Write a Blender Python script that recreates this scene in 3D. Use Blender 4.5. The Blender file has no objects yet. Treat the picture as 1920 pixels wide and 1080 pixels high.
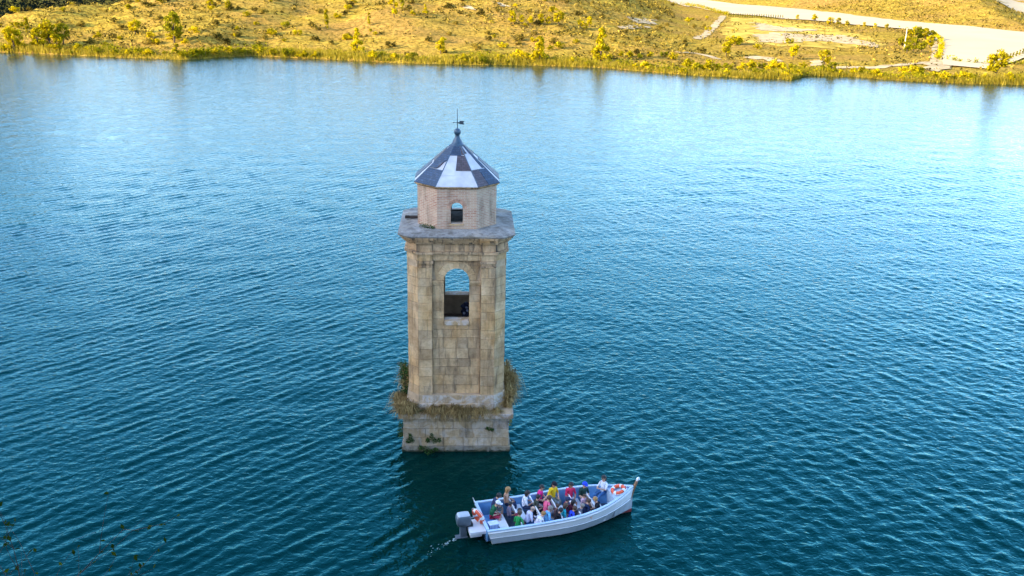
import bpy, math, random
import numpy as np
from mathutils import Vector, Matrix
from mathutils.geometry import delaunay_2d_cdt

R = math.radians
SC = bpy.context.scene
COL = SC.collection
rng = random.Random(7)

# ------------------------------------------------------------------ camera
CAM_H, PITCH, ROLL, FPX = 24.6, R(19.0), R(1.3), 1793.0
cam_d = bpy.data.cameras.new('camera')
cam = bpy.data.objects.new('camera', cam_d)
COL.objects.link(cam)
cam_d.sensor_width = 36.0
cam_d.lens = 36.0 * FPX / 1920.0
cam_d.clip_end = 9000.0
cam.location = (0, 0, CAM_H)
cam.matrix_world = (Matrix.Translation((0, 0, CAM_H)) @ Matrix.Rotation(math.pi / 2 - PITCH, 4, 'X')
                    @ Matrix.Rotation(ROLL, 4, 'Z'))
SC.camera = cam

# ------------------------------------------------------------------ sky and sun
SUN_EL = R(19.0)
SUN_H = Vector((-0.915, -0.403)).normalized()          # horizontal direction towards the sun
world = bpy.data.worlds.new('World')
SC.world = world
world.use_nodes = True
wn = world.node_tree
wn.nodes.clear()
sky = wn.nodes.new('ShaderNodeTexSky')
sky.sky_type = 'NISHITA'
sky.sun_disc = False
sky.sun_elevation = SUN_EL
sky.sun_rotation = math.atan2(SUN_H.x, SUN_H.y) % (2 * math.pi)
sky.altitude = 100
sky.air_density = 0.9
sky.dust_density = 1.6
sky.ozone_density = 3.0
bg = wn.nodes.new('ShaderNodeBackground')
bg.inputs['Strength'].default_value = 0.15
wo = wn.nodes.new('ShaderNodeOutputWorld')
wn.links.new(sky.outputs[0], bg.inputs[0])
wn.links.new(bg.outputs[0], wo.inputs[0])

sun_d = bpy.data.lights.new('sun', 'SUN')
sun_d.energy = 2.3
sun_d.angle = R(0.5)
sun_d.color = (1.0, 0.82, 0.50)
sun = bpy.data.objects.new('sun', sun_d)
COL.objects.link(sun)
to_sun = Vector((SUN_H.x * math.cos(SUN_EL), SUN_H.y * math.cos(SUN_EL), math.sin(SUN_EL)))
sun.rotation_euler = to_sun.to_track_quat('Z', 'Y').to_euler()
sun.location = to_sun * 300

vs = SC.view_settings
vs.view_transform = 'Standard'
vs.look = 'None'
vs.exposure = 2.7
vs.gamma = 1.0
vs.use_curve_mapping = False
try:
    SC.cycles.max_bounces = 6
    SC.cycles.diffuse_bounces = 3
    SC.cycles.glossy_bounces = 3
    SC.cycles.transparent_max_bounces = 4
    SC.cycles.caustics_reflective = False
    SC.cycles.caustics_refractive = False
except Exception:
    pass


# ------------------------------------------------------------------ survey: sight lines to ground points
def sight(x, y):
    u, v = x - 960.0, y - 540.0
    c, s = math.cos(-ROLL), math.sin(-ROLL)
    u, v = u * c - v * s, u * s + v * c
    X, Y, Z = u / FPX, 1.0, -v / FPX
    return X, Y * math.cos(PITCH) + Z * math.sin(PITCH), -Y * math.sin(PITCH) + Z * math.cos(PITCH)


def level(x, y, z=0.0):
    X, Y, Z = sight(x, y)
    t = (z - CAM_H) / Z
    return Vector((X * t, Y * t, z))


# ------------------------------------------------------------------ materials
def nodes_of(name):
    m = bpy.data.materials.new(name)
    m.use_nodes = True
    nt = m.node_tree
    return m, nt, nt.nodes['Principled BSDF']


def N(nt, kind, **kw):
    n = nt.nodes.new(kind)
    for k, v in kw.items():
        setattr(n, k, v)
    return n


def rgba(c):
    return (c[0], c[1], c[2], 1.0)


def ramp(nt, fac, stops):
    r = N(nt, 'ShaderNodeValToRGB')
    e = r.color_ramp.elements
    while len(e) < len(stops):
        e.new(0.5)
    for i, (p, c) in enumerate(stops):
        e[i].position = p
        e[i].color = rgba(c)
    nt.links.new(fac, r.inputs[0])
    return r.outputs[0]


def noise(nt, vec, scale, detail=4.0, rough=0.55, dist=0.0):
    n = N(nt, 'ShaderNodeTexNoise')
    n.inputs['Scale'].default_value = scale
    n.inputs['Detail'].default_value = detail
    n.inputs['Roughness'].default_value = rough
    n.inputs['Distortion'].default_value = dist
    if vec is not None:
        nt.links.new(vec, n.inputs['Vector'])
    return n.outputs['Fac']


def math_n(nt, op, a, b=None, c=None, clamp=False):
    n = N(nt, 'ShaderNodeMath', operation=op)
    n.use_clamp = clamp
    for i, v in enumerate((a, b, c)):
        if v is None:
            continue
        if isinstance(v, (int, float)):
            n.inputs[i].default_value = v
        else:
            nt.links.new(v, n.inputs[i])
    return n.outputs[0]


def mapped(nt, vec, scale=(1, 1, 1), rot=(0, 0, 0), loc=(0, 0, 0)):
    n = N(nt, 'ShaderNodeMapping')
    n.inputs['Scale'].default_value = scale
    n.inputs['Rotation'].default_value = rot
    n.inputs['Location'].default_value = loc
    nt.links.new(vec, n.inputs['Vector'])
    return n.outputs[0]


def mixc(nt, fac, a, b, mode='MIX'):
    n = N(nt, 'ShaderNodeMix', data_type='RGBA', blend_type=mode)
    for sock, v in ((0, fac), (6, a), (7, b)):
        if isinstance(v, (int, float)):
            n.inputs[sock].default_value = v
        elif isinstance(v, (tuple, list)):
            n.inputs[sock].default_value = rgba(v)
        else:
            nt.links.new(v, n.inputs[sock])
    return n.outputs[2]


def bump(nt, bsdf, height, strength=0.4, dist=0.02):
    b = N(nt, 'ShaderNodeBump')
    b.inputs['Strength'].default_value = strength
    b.inputs['Distance'].default_value = dist
    nt.links.new(height, b.inputs['Height'])
    nt.links.new(b.outputs[0], bsdf.inputs['Normal'])


def plain(name, col, rough=0.6, var=0.15, scale=6.0, bumpy=0.0, spec=0.5, metal=0.0):
    m, nt, b = nodes_of(name)
    pos = N(nt, 'ShaderNodeNewGeometry').outputs['Position']
    n = noise(nt, pos, scale, 5)
    lo = tuple(c * (1 - var) for c in col)
    hi = tuple(min(1, c * (1 + var)) for c in col)
    c = ramp(nt, n, [(0.3, lo), (0.7, hi)])
    nt.links.new(c, b.inputs['Base Color'])
    b.inputs['Roughness'].default_value = rough
    b.inputs['Specular IOR Level'].default_value = spec
    b.inputs['Metallic'].default_value = metal
    if bumpy:
        bump(nt, b, noise(nt, pos, scale * 4, 4), bumpy, 0.01)
    return m


def stone_mat(name, cols, grime=0.5, lime=0.0, rough=0.9, tint=0.35):
    m, nt, b = nodes_of(name)
    pos = N(nt, 'ShaderNodeNewGeometry').outputs['Position']
    info = N(nt, 'ShaderNodeObjectInfo')
    c = ramp(nt, noise(nt, pos, 1.6, 6, 0.62), [(0.28, cols[0]), (0.5, cols[1]), (0.72, cols[2])])
    rt = ramp(nt, info.outputs['Random'], [(0.0, (0.62, 0.55, 0.48)), (0.22, (1.0, 0.88, 0.70)), (0.5, (1.12, 1.06, 0.98)), (0.78, (1.0, 0.84, 0.60)), (1.0, (0.76, 0.73, 0.71))])
    c = mixc(nt, tint * 2, c, rt, 'MULTIPLY')
    # vertical run-off stains
    st = noise(nt, mapped(nt, pos, (3.2, 3.2, 0.42)), 1.3, 6, 0.65, 0.6)
    st = math_n(nt, 'MULTIPLY', ramp(nt, st, [(0.50, (0, 0, 0)), (0.72, (1, 1, 1))]), grime)
    c = mixc(nt, st, c, (0.085, 0.07, 0.055))
    pat = ramp(nt, noise(nt, mapped(nt, pos, (1, 1, 0.6)), 0.55, 5, 0.6, 0.4), [(0.40, (0.80, 0.78, 0.76)), (0.52, (1, 1, 1)), (0.66, (1.0, 0.90, 0.74))])
    c = mixc(nt, 1.0, c, pat, 'MULTIPLY')
    pit = ramp(nt, noise(nt, pos, 9.0, 5, 0.7), [(0.3, (0.66, 0.64, 0.62)), (0.55, (1, 1, 1))])
    c = mixc(nt, 0.6, c, pit, 'MULTIPLY')
    if lime:
        lm = ramp(nt, noise(nt, pos, 1.9, 5, 0.7, 0.8), [(0.46, (0, 0, 0)), (0.58, (1, 1, 1))])
        c = mixc(nt, math_n(nt, 'MULTIPLY', lm, lime), c, (0.72, 0.71, 0.69))
    if name == 'wet_stone':
        sz = N(nt, 'ShaderNodeSeparateXYZ')
        nt.links.new(pos, sz.inputs[0])
        al = math_n(nt, 'ADD', math_n(nt, 'MULTIPLY', sz.outputs['Z'], -4.0), math_n(nt, 'MULTIPLY', noise(nt, pos, 3.0, 4), 1.6))
        c = mixc(nt, ramp(nt, al, [(0.30, (0, 0, 0)), (0.62, (0.95, 0.95, 0.95))]), c, (0.022, 0.028, 0.014))
    nt.links.new(c, b.inputs['Base Color'])
    b.inputs['Roughness'].default_value = rough
    b.inputs['Specular IOR Level'].default_value = 0.2
    bump(nt, b, noise(nt, pos, 14.0, 6, 0.7), 0.6, 0.03)
    return m


MAT = {}
STONE = ((0.42, 0.285, 0.16), (0.62, 0.445, 0.265), (0.75, 0.58, 0.38))
MAT['stone'] = stone_mat('sandstone', STONE, 0.7)
MAT['stone_dirty'] = stone_mat('weathered_sandstone', ((0.34, 0.23, 0.135), (0.54, 0.38, 0.235), (0.68, 0.51, 0.34)), 1.35)
MAT['stone_lime'] = stone_mat('limed_sandstone', ((0.38, 0.28, 0.18), (0.52, 0.40, 0.27), (0.6, 0.48, 0.35)), 0.5, 0.38)
MAT['plinth'] = stone_mat('plinth_stone', ((0.34, 0.27, 0.18), (0.48, 0.39, 0.28), (0.6, 0.51, 0.39)), 0.8, 0.22)
MAT['wet'] = stone_mat('wet_stone', ((0.12, 0.11, 0.08), (0.22, 0.20, 0.15), (0.36, 0.34, 0.28)), 0.7, 0.15, 0.5)
MAT['mortar'] = plain('lime_mortar', (0.46, 0.33, 0.205), 0.95, 0.25, 3.0, 0.5, 0.1)
MAT['slab'] = stone_mat('ledge_cement', ((0.16, 0.148, 0.13), (0.245, 0.23, 0.205), (0.34, 0.325, 0.295)), 0.8, 0.12, 0.9, 0.1)
MAT['inside'] = plain('inner_masonry', (0.20, 0.15, 0.11), 0.95, 0.4, 2.0, 0.5, 0.1)

# brick of the drum
m, nt, b = nodes_of('old_brick')
uv = N(nt, 'ShaderNodeUVMap').outputs[0]
pos = N(nt, 'ShaderNodeNewGeometry').outputs['Position']
br = N(nt, 'ShaderNodeTexBrick')
br.offset = 0.5
br.inputs['Scale'].default_value = 1.0
br.inputs['Brick Width'].default_value = 0.30
br.inputs['Row Height'].default_value = 0.085
br.inputs['Mortar Size'].default_value = 0.016
br.inputs['Mortar Smooth'].default_value = 0.3
br.inputs['Bias'].default_value = -0.1
br.inputs['Color1'].default_value = rgba((0.38, 0.17, 0.10))
br.inputs['Color2'].default_value = rgba((0.52, 0.32, 0.20))
br.inputs['Mortar'].default_value = rgba((0.52, 0.43, 0.34))
nt.links.new(uv, br.inputs['Vector'])
wash = ramp(nt, noise(nt, pos, 1.5, 6, 0.65, 0.5), [(0.40, (0, 0, 0)), (0.62, (1, 1, 1))])
c = mixc(nt, math_n(nt, 'MULTIPLY', wash, 0.6), br.outputs['Color'], (0.53, 0.40, 0.28))
dk = ramp(nt, noise(nt, mapped(nt, pos, (2, 2, 0.5)), 1.1, 5, 0.6), [(0.52, (0, 0, 0)), (0.7, (1, 1, 1))])
c = mixc(nt, math_n(nt, 'MULTIPLY', dk, 0.6), c, (0.15, 0.11, 0.075))
nt.links.new(c, b.inputs['Base Color'])
b.inputs['Roughness'].default_value = 0.95
b.inputs['Specular IOR Level'].default_value = 0.15
bump(nt, b, math_n(nt, 'ADD', br.outputs['Fac'], noise(nt, pos, 16, 5)), 0.5, -0.02)
MAT['brick'] = m
MAT['brick_arch'] = plain('arch_brick', (0.43, 0.25, 0.17), 0.95, 0.4, 7.0, 0.4, 0.1)


def slate(name, col):
    m, nt, b = nodes_of(name)
    pos = N(nt, 'ShaderNodeNewGeometry').outputs['Position']
    br = N(nt, 'ShaderNodeTexBrick')
    br.inputs['Scale'].default_value = 1.0
    br.inputs['Brick Width'].default_value = 0.22
    br.inputs['Row Height'].default_value = 0.13
    br.inputs['Mortar Size'].default_value = 0.012
    br.inputs['Color1'].default_value = rgba(tuple(c * 0.75 for c in col))
    br.inputs['Color2'].default_value = rgba(tuple(c * 1.35 for c in col))
    br.inputs['Mortar'].default_value = rgba(tuple(c * 0.4 for c in col))
    uv = N(nt, 'ShaderNodeUVMap').outputs[0]
    nt.links.new(uv, br.inputs['Vector'])
    c = mixc(nt, ramp(nt, noise(nt, pos, 5, 6, 0.7), [(0.52, (0, 0, 0)), (0.75, (0.6, 0.6, 0.6))]), br.outputs['Color'], (0.12, 0.14, 0.16))
    nt.links.new(c, b.inputs['Base Color'])
    b.inputs['Roughness'].default_value = 0.55
    bump(nt, b, br.outputs['Fac'], 0.5, -0.01)
    return m


MAT['slate_blue'] = slate('blue_slate', (0.022, 0.045, 0.085))
MAT['slate_purple'] = slate('purple_slate', (0.065, 0.045, 0.05))
MAT['cap_lead'] = plain('blue_lead', (0.03, 0.065, 0.10), 0.4, 0.4, 6.0, 0.2)
MAT['deck'] = plain('pale_roof_sheet', (0.46, 0.45, 0.455), 0.6, 0.2, 1.6, 0.1)
MAT['iron'] = plain('dark_iron', (0.03, 0.045, 0.06), 0.5, 0.3, 8)
MAT['timber'] = plain('dark_timber', (0.04, 0.03, 0.025), 0.9, 0.4, 6, 0.4)


def leaf_mat(name, col, col2, trans=0.25):
    m, nt, b = nodes_of(name)
    geo = N(nt, 'ShaderNodeNewGeometry')
    info = N(nt, 'ShaderNodeObjectInfo')
    n = noise(nt, geo.outputs['Position'], 0.9, 3)
    n = math_n(nt, 'ADD', n, math_n(nt, 'MULTIPLY', math_n(nt, 'SUBTRACT', info.outputs['Random'], 0.5), 0.5))
    n = math_n(nt, 'ADD', n, math_n(nt, 'MULTIPLY', math_n(nt, 'SUBTRACT', geo.outputs['Random Per Island'], 0.5), 0.5))
    c = ramp(nt, n, [(0.25, col), (0.75, col2)])
    df = N(nt, 'ShaderNodeBsdfDiffuse')
    tr = N(nt, 'ShaderNodeBsdfTranslucent')
    mx = N(nt, 'ShaderNodeMixShader')
    mx.inputs[0].default_value = trans
    nt.links.new(c, df.inputs[0])
    nt.links.new(c, tr.inputs[0])
    nt.links.new(df.outputs[0], mx.inputs[1])
    nt.links.new(tr.outputs[0], mx.inputs[2])
    nt.links.new(mx.outputs[0], nt.nodes['Material Output'].inputs[0])
    return m


MAT['dry_grass'] = leaf_mat('dry_grass_blades', (0.19, 0.12, 0.045), (0.50, 0.36, 0.15))
MAT['leaf_dark'] = leaf_mat('dark_leaves', (0.018, 0.05, 0.012), (0.06, 0.11, 0.03))
MAT['leaf_shade'] = leaf_mat('shade_dark_leaves', (0.008, 0.014, 0.010), (0.03, 0.04, 0.025))  # near-black leaf colour standing in for deep shade
MAT['leaf_tree'] = leaf_mat('yellow_green_leaves', (0.22, 0.175, 0.004), (0.54, 0.40, 0.007))
MAT['leaf_green'] = leaf_mat('green_leaves', (0.11, 0.11, 0.005), (0.32, 0.265, 0.008))
MAT['leaf_olive'] = leaf_mat('olive_scrub', (0.04, 0.032, 0.007), (0.30, 0.21, 0.03))
MAT['reed'] = leaf_mat('golden_reeds', (0.20, 0.15, 0.012), (0.48, 0.36, 0.05))
MAT['bark'] = plain('bark', (0.09, 0.065, 0.045), 0.95, 0.3, 5, 0.4, 0.1)

# ground of the far bank
m, nt, b = nodes_of('dry_hillside')
pos = N(nt, 'ShaderNodeNewGeometry').outputs['Position']
big = noise(nt, pos, 0.035, 5, 0.6)
mid = noise(nt, pos, 0.28, 6, 0.7)
fine = noise(nt, pos, 1.0, 5, 0.75)
c = ramp(nt, mid, [(0.30, (0.16, 0.10, 0.016)), (0.45, (0.32, 0.205, 0.03)), (0.60, (0.42, 0.29, 0.04)), (0.78, (0.52, 0.38, 0.09))])
c = mixc(nt, ramp(nt, big, [(0.42, (0, 0, 0)), (0.62, (0.8, 0.8, 0.8))]), c, (0.34, 0.19, 0.05))
c = mixc(nt, ramp(nt, fine, [(0.40, (0.9, 0.9, 0.9)), (0.53, (0, 0, 0))]), c, (0.10, 0.068, 0.014))
nt.links.new(c, b.inputs['Base Color'])
b.inputs['Roughness'].default_value = 1.0
b.inputs['Specular IOR Level'].default_value = 0.0
bump(nt, b, math_n(nt, 'ADD', fine, mid), 1.0, 0.5)
MAT['hillside'] = m
MAT['field'] = plain('ploughed_pale_earth', (0.45, 0.345, 0.21), 1.0, 0.06, 0.06, 0.0, 0.0)
MAT['earth'] = plain('bare_pale_earth', (0.38, 0.28, 0.155), 1.0, 0.3, 0.5, 0.0, 0.0)
MAT['meadow'] = plain('stubble_meadow', (0.38, 0.26, 0.05), 1.0, 0.45, 0.25, 0.0, 0.0)
MAT['near_hill'] = plain('rocky_scrub_slope', (0.13, 0.11, 0.06), 1.0, 0.4, 0.25, 0.5, 0.0)

# water
m, nt, b = nodes_of('lake_water')
pos = N(nt, 'ShaderNodeNewGeometry').outputs['Position']


rip = noise(nt, mapped(nt, pos, (1.0, 1.3, 1), (0, 0, R(-20))), 2.6, 2, 0.5, 0.5)
sxyz = N(nt, 'ShaderNodeSeparateXYZ')
nt.links.new(pos, sxyz.inputs[0])
farr = N(nt, 'ShaderNodeMapRange', interpolation_type='SMOOTHSTEP')
farr.inputs['From Min'].default_value = 60
farr.inputs['From Max'].default_value = 190
nt.links.new(sxyz.outputs['Y'], farr.inputs['Value'])
chop = noise(nt, mapped(nt, pos, (0.7, 1.25, 1), (0, 0, R(-15))), 0.95, 2, 0.55, 0.4)
rip = math_n(nt, 'ADD', rip, math_n(nt, 'MULTIPLY', chop, math_n(nt, 'MULTIPLY', farr.outputs[0], 1.2)))
bp = N(nt, 'ShaderNodeBump')
bp.inputs['Strength'].default_value = 1.0
bp.inputs['Distance'].default_value = 0.055
nt.links.new(rip, bp.inputs['Height'])
body = N(nt, 'ShaderNodeBsdfDiffuse')
body.inputs['Color'].default_value = rgba((0.0002, 0.014, 0.0115))
gl = N(nt, 'ShaderNodeBsdfGlossy')
gl.inputs['Roughness'].default_value = 0.05
fr = N(nt, 'ShaderNodeFresnel')
fr.inputs['IOR'].default_value = 1.34
mx = N(nt, 'ShaderNodeMixShader')
nt.links.new(bp.outputs[0], gl.inputs['Normal'])
nt.links.new(bp.outputs[0], fr.inputs['Normal'])
nt.links.new(fr.outputs[0], mx.inputs[0])
nt.links.new(ramp(nt, fr.outputs[0], [(0.03, (0.06, 0.80, 0.82)), (0.12, (0.28, 0.92, 0.98)), (0.35, (0.78, 0.97, 1.0)), (0.6, (1.0, 1.0, 1.0))]), gl.inputs['Color'])
nt.links.new(body.outputs[0], mx.inputs[1])
nt.links.new(gl.outputs[0], mx.inputs[2])
nt.links.new(mx.outputs[0], nt.nodes['Material Output'].inputs[0])
MAT['water'] = m
MAT['foam'] = plain('foam', (0.32, 0.42, 0.42), 0.6, 0.2, 8)


# ------------------------------------------------------------------ mesh building
class MB:
    def __init__(s):
        s.v, s.f, s.uv, s.mi = [], [], {}, {}

    def add(s, verts, faces, mi=0):
        o = len(s.v)
        s.v.extend([tuple(p) for p in verts])
        for f in faces:
            if mi:
                s.mi[len(s.f)] = mi
            s.f.append(tuple(i + o for i in f))
        return s

    def box(s, x0, x1, y0, y1, z0, z1, M=None, mi=0):
        p = [Vector((x, y, z)) for z in (z0, z1) for y in (y0, y1) for x in (x0, x1)]
        if M is not None:
            p = [M @ q for q in p]
        return s.add(p, [(0, 2, 3, 1), (4, 5, 7, 6), (0, 1, 5, 4), (2, 6, 7, 3), (0, 4, 6, 2), (1, 3, 7, 5)], mi)

    def prism(s, poly, z0, z1, poly2=None, M=None, caps=True, mi=0):
        n = len(poly)
        q = poly2 or poly
        p = [Vector((a, b_, z0)) for a, b_ in poly] + [Vector((a, b_, z1)) for a, b_ in q]
        if M is not None:
            p = [M @ w for w in p]
        f = [(i, (i + 1) % n, n + (i + 1) % n, n + i) for i in range(n)]
        if caps:
            f += [tuple(range(n - 1, -1, -1)), tuple(range(n, 2 * n))]
        return s.add(p, f, mi)

    def tube(s, pts, rad, n=8, caps=True, mi=0):
        pts = [Vector(p) for p in pts]
        rad = rad if isinstance(rad, (list, tuple)) else [rad] * len(pts)
        rings = []
        up = Vector((0.13, 0.21, 1))
        for i, p in enumerate(pts):
            d = (pts[min(i + 1, len(pts) - 1)] - pts[max(i - 1, 0)]).normalized()
            a = d.cross(up)
            if a.length < 0.05:
                a = d.cross(Vector((1, 0.3, 0)))
            a.normalize()
            c = d.cross(a)
            rings.append([p + (a * math.cos(t) + c * math.sin(t)) * rad[i] for t in [2 * math.pi * k / n for k in range(n)]])
        vv = [q for r in rings for q in r]
        ff = []
        for i in range(len(pts) - 1):
            for k in range(n):
                ff.append((i * n + k, i * n + (k + 1) % n, (i + 1) * n + (k + 1) % n, (i + 1) * n + k))
        if caps:
            ff.append(tuple(range(n - 1, -1, -1)))
            ff.append(tuple((len(pts) - 1) * n + k for k in range(n)))
        return s.add(vv, ff, mi)

    def lathe(s, prof, n=20, c=(0, 0, 0), mi=0):
        vv, ff = [], []
        for r, z in prof:
            for k in range(n):
                t = 2 * math.pi * k / n
                vv.append((c[0] + r * math.cos(t), c[1] + r * math.sin(t), c[2] + z))
        for i in range(len(prof) - 1):
            for k in range(n):
                ff.append((i * n + k, i * n + (k + 1) % n, (i + 1) * n + (k + 1) % n, (i + 1) * n + k))
        ff.append(tuple(range(n - 1, -1, -1)))
        ff.append(tuple((len(prof) - 1) * n + k for k in range(n)))
        return s.add(vv, ff, mi)

    def ell(s, c, r, nu=12, nv=8, M=None, keep=None, mi=0):
        vv, ff = [], []
        for j in range(nv + 1):
            ph = math.pi * j / nv
            for i in range(nu):
                t = 2 * math.pi * i / nu
                p = Vector((r[0] * math.sin(ph) * math.cos(t), r[1] * math.sin(ph) * math.sin(t), r[2] * math.cos(ph)))
                if M is not None:
                    p = M @ p
                vv.append(p + Vector(c))
        for j in range(nv):
            for i in range(nu):
                f = (j * nu + i, (j + 1) * nu + i, (j + 1) * nu + (i + 1) % nu, j * nu + (i + 1) % nu)
                if keep is None or keep(sum((vv[k] for k in f), Vector()) / 4):
                    ff.append(f)
        return s.add(vv, ff, mi)

    def mesh(s, name, mats, smooth=False):
        me = bpy.data.meshes.new(name)
        me.from_pydata(s.v, [], s.f)
        for mt in (mats if isinstance(mats, (list, tuple)) else [mats]):
            me.materials.append(mt)
        for i, k in s.mi.items():
            me.polygons[i].material_index = k
        if s.uv:
            l = me.uv_layers.new(name='UVMap')
            for i, uvs in s.uv.items():
                for li, w in zip(me.polygons[i].loop_indices, uvs):
                    l.data[li].uv = w
        if smooth:
            me.polygons.foreach_set('use_smooth', [True] * len(me.polygons))
        me.validate()
        return me

    def build(s, name, mats, parent=None, smooth=False):
        return link(name, s.mesh(name, mats, smooth), parent)


def link(name, me, parent=None):
    o = bpy.data.objects.new(name, me)
    COL.objects.link(o)
    o.parent = parent
    return o


def tag(o, label=None, cat=None, group=None, kind=None):
    for k, v in (('label', label), ('category', cat), ('group', group), ('kind', kind)):
        if v:
            o[k] = v
    return o


def thing(name, label, cat, loc=(0, 0, 0), rz=0.0, group=None):
    o = bpy.data.objects.new(name, None)
    COL.objects.link(o)
    o.empty_display_size = 0.2
    o.location = loc
    o.rotation_euler = (0, 0, rz)
    return tag(o, label, cat, group)


def copy_tree(o, parent=None):
    c = o.copy()
    COL.objects.link(c)
    c.parent = parent
    for ch in o.children:
        copy_tree(ch, c)
    return c


def leaf_cloud(mb, centers, n, size, r, flat=1.0, rg=rng):
    """n small leaf faces round each centre (x, y, z, radius factor)."""
    for (cx, cy, cz, k) in centers:
        for _ in range(n):
            while True:
                d = Vector((rg.uniform(-1, 1), rg.uniform(-1, 1), rg.uniform(-1, 1)))
                if 0.2 < d.length < 1:
                    break
            p = Vector((cx, cy, cz)) + Vector((d.x, d.y, d.z * flat)) * r * k
            a = Vector((rg.uniform(-1, 1), rg.uniform(-1, 1), rg.uniform(-0.6, 0.6))).normalized()
            b_ = a.cross(Vector((rg.uniform(-1, 1), rg.uniform(-1, 1), rg.uniform(-1, 1)))).normalized()
            s1 = size * rg.uniform(0.6, 1.35)
            s2 = s1 * rg.uniform(0.45, 0.8)
            mb.add([p - a * s1, p + b_ * s2 * 0.8, p + a * s1, p - b_ * s2], [(0, 1, 2, 3)])
    return mb


# ------------------------------------------------------------------ terrain of the far bank
SHORE_PX = [(-700, 96), (0, 97), (130, 103), (250, 108), (340, 112), (420, 107), (470, 104), (640, 112), (760, 118), (880, 121), (1000, 122),
            (1130, 127), (1280, 140), (1400, 146), (1485, 149), (1512, 142), (1600, 144), (1700, 152), (1820, 157), (1920, 159), (2700, 190)]
_sh = sorted([tuple(level(x, y)[:2]) for x, y in SHORE_PX])
SHX, SHY = np.array([p[0] for p in _sh]), np.array([p[1] for p in _sh])
_grng = np.random.RandomState(5)
_ph = [(_grng.uniform(0, 6.28), _grng.uniform(0, 6.28), a, l) for a, l in ((1.1, 70), (0.8, 41), (0.5, 23), (0.3, 12.5), (0.18, 7.1), (0.12, 4.3))]
_dirs = [_grng.uniform(0, 6.28) for _ in _ph]


def sstep(a, b_, x):
    t = np.clip((x - a) / (b_ - a), 0, 1)
    return t * t * (3 - 2 * t)


def relief(x, y):
    z = 0
    for (p1, p2, a, l), d in zip(_ph, _dirs):
        k = 2 * math.pi / l
        u = x * math.cos(d) + y * math.sin(d)
        v = -x * math.sin(d) + y * math.cos(d)
        z = z + a * np.sin(k * u + p1 + 0.8 * np.sin(k * 0.53 * v)) * np.cos(k * 0.77 * v + p2)
    return z


def hgt(x, y):
    x = np.asarray(x, float)
    y = np.asarray(y, float)
    ys = np.interp(x, SHX, SHY)
    s = y - ys
    bank = 0.55 * sstep(0, 2.2, s)
    hw = 1 - sstep(-50, 10, x - (45 + 0.12 * (y - 250)))
    sc = np.interp(x, [-330, -165, -150, -137, -118, -95, -70], [16, 26, 36, 60, 95, 170, 420])
    hill = 0.118 * np.minimum(np.minimum(s, sc), 135) - 0.20 * np.maximum(0, s - sc)
    hill = np.maximum(hill, 0.3)
    plainz = np.minimum(2.5, 0.017 * s)
    z = bank + hw * hill + (1 - hw) * plainz
    # hills in shade beyond the left crest, and an unseen ridge added to shade them
    z = z + (1 - sstep(-150, -95, x - 0.25 * (y - 400))) * np.minimum(14, np.maximum(0, y - 365) * 0.2) * (1 - sstep(600, 1200, y))
    z = z + 46 * np.exp(-((x + 264) / 30) ** 2) * sstep(318, 350, y) * (1 - sstep(480, 560, y))
    # brown hill behind the pale field
    fx = np.interp(y, [330, 361, 421, 519, 600, 700, 900], [203, 184, 160, 147, 84, 40, -60])
    dr = -0.91 * (x - 213) + 0.416 * (y - 410)
    z = z + np.minimum(19, np.minimum(0.17 * np.maximum(0, x - fx), 0.36 * np.maximum(0, dr))) * sstep(330, 345, y) * (1 - sstep(900, 1500, y))
    amp = sstep(2, 30, s) * (0.25 + 0.75 * np.maximum(hw, sstep(10, 40, x - fx)))
    z = z + relief(x, y) * amp * 0.85
    return np.where(s < 0, np.maximum(-3.0, 0.3 * s), z)


def march(px, py):
    """ground point of the far bank on a sight line"""
    X, Y, Z = sight(px, py)
    ys = np.arange(200, 900, 0.5)
    xs = X / Y * ys
    zs = CAM_H + Z / Y * ys
    hit = np.nonzero(np.maximum(hgt(xs, ys), 0) >= zs)[0]
    i = hit[0] if len(hit) else len(ys) - 1
    return Vector((float(xs[i]), float(ys[i]), float(max(0.0, hgt(xs[i], ys[i])))))


def grid_mesh(name, xs, ys, zf, mat, smooth=True):
    XX, YY = np.meshgrid(xs, ys)
    ZZ = zf(XX, YY)
    nx, ny = len(xs), len(ys)
    co = np.stack([XX, YY, ZZ], -1).reshape(-1, 3)
    i = np.arange(nx * ny).reshape(ny, nx)
    q = np.stack([i[:-1, :-1], i[:-1, 1:], i[1:, 1:], i[1:, :-1]], -1).reshape(-1, 4)
    me = bpy.data.meshes.new(name)
    me.vertices.add(len(co))
    me.vertices.foreach_set('co', co.ravel())
    me.loops.add(q.size)
    me.loops.foreach_set('vertex_index', q.ravel())
    me.polygons.add(len(q))
    me.polygons.foreach_set('loop_start', np.arange(0, q.size, 4))
    me.polygons.foreach_set('loop_total', np.full(len(q), 4))
    me.update(calc_edges=True)
    me.materials.append(mat)
    if smooth:
        me.polygons.foreach_set('use_smooth', np.ones(len(q), bool))
    return link(name, me)


gx = np.concatenate([[-4000, -2500, -1500, -900, -600, -480], np.arange(-420, 420, 2.4), [430, 480, 600, 900, 1500, 2500, 4000]])
gy = np.concatenate([np.arange(205, 330, 1.6), np.arange(330, 480, 2.5), np.arange(480, 800, 5), [830, 900, 1000, 1200, 1600, 2400, 4000, 6500]])
tag(grid_mesh('terrain', gx, gy, hgt, MAT['hillside']), 'dry golden hillside and flat land on the far bank', kind='structure')


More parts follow.
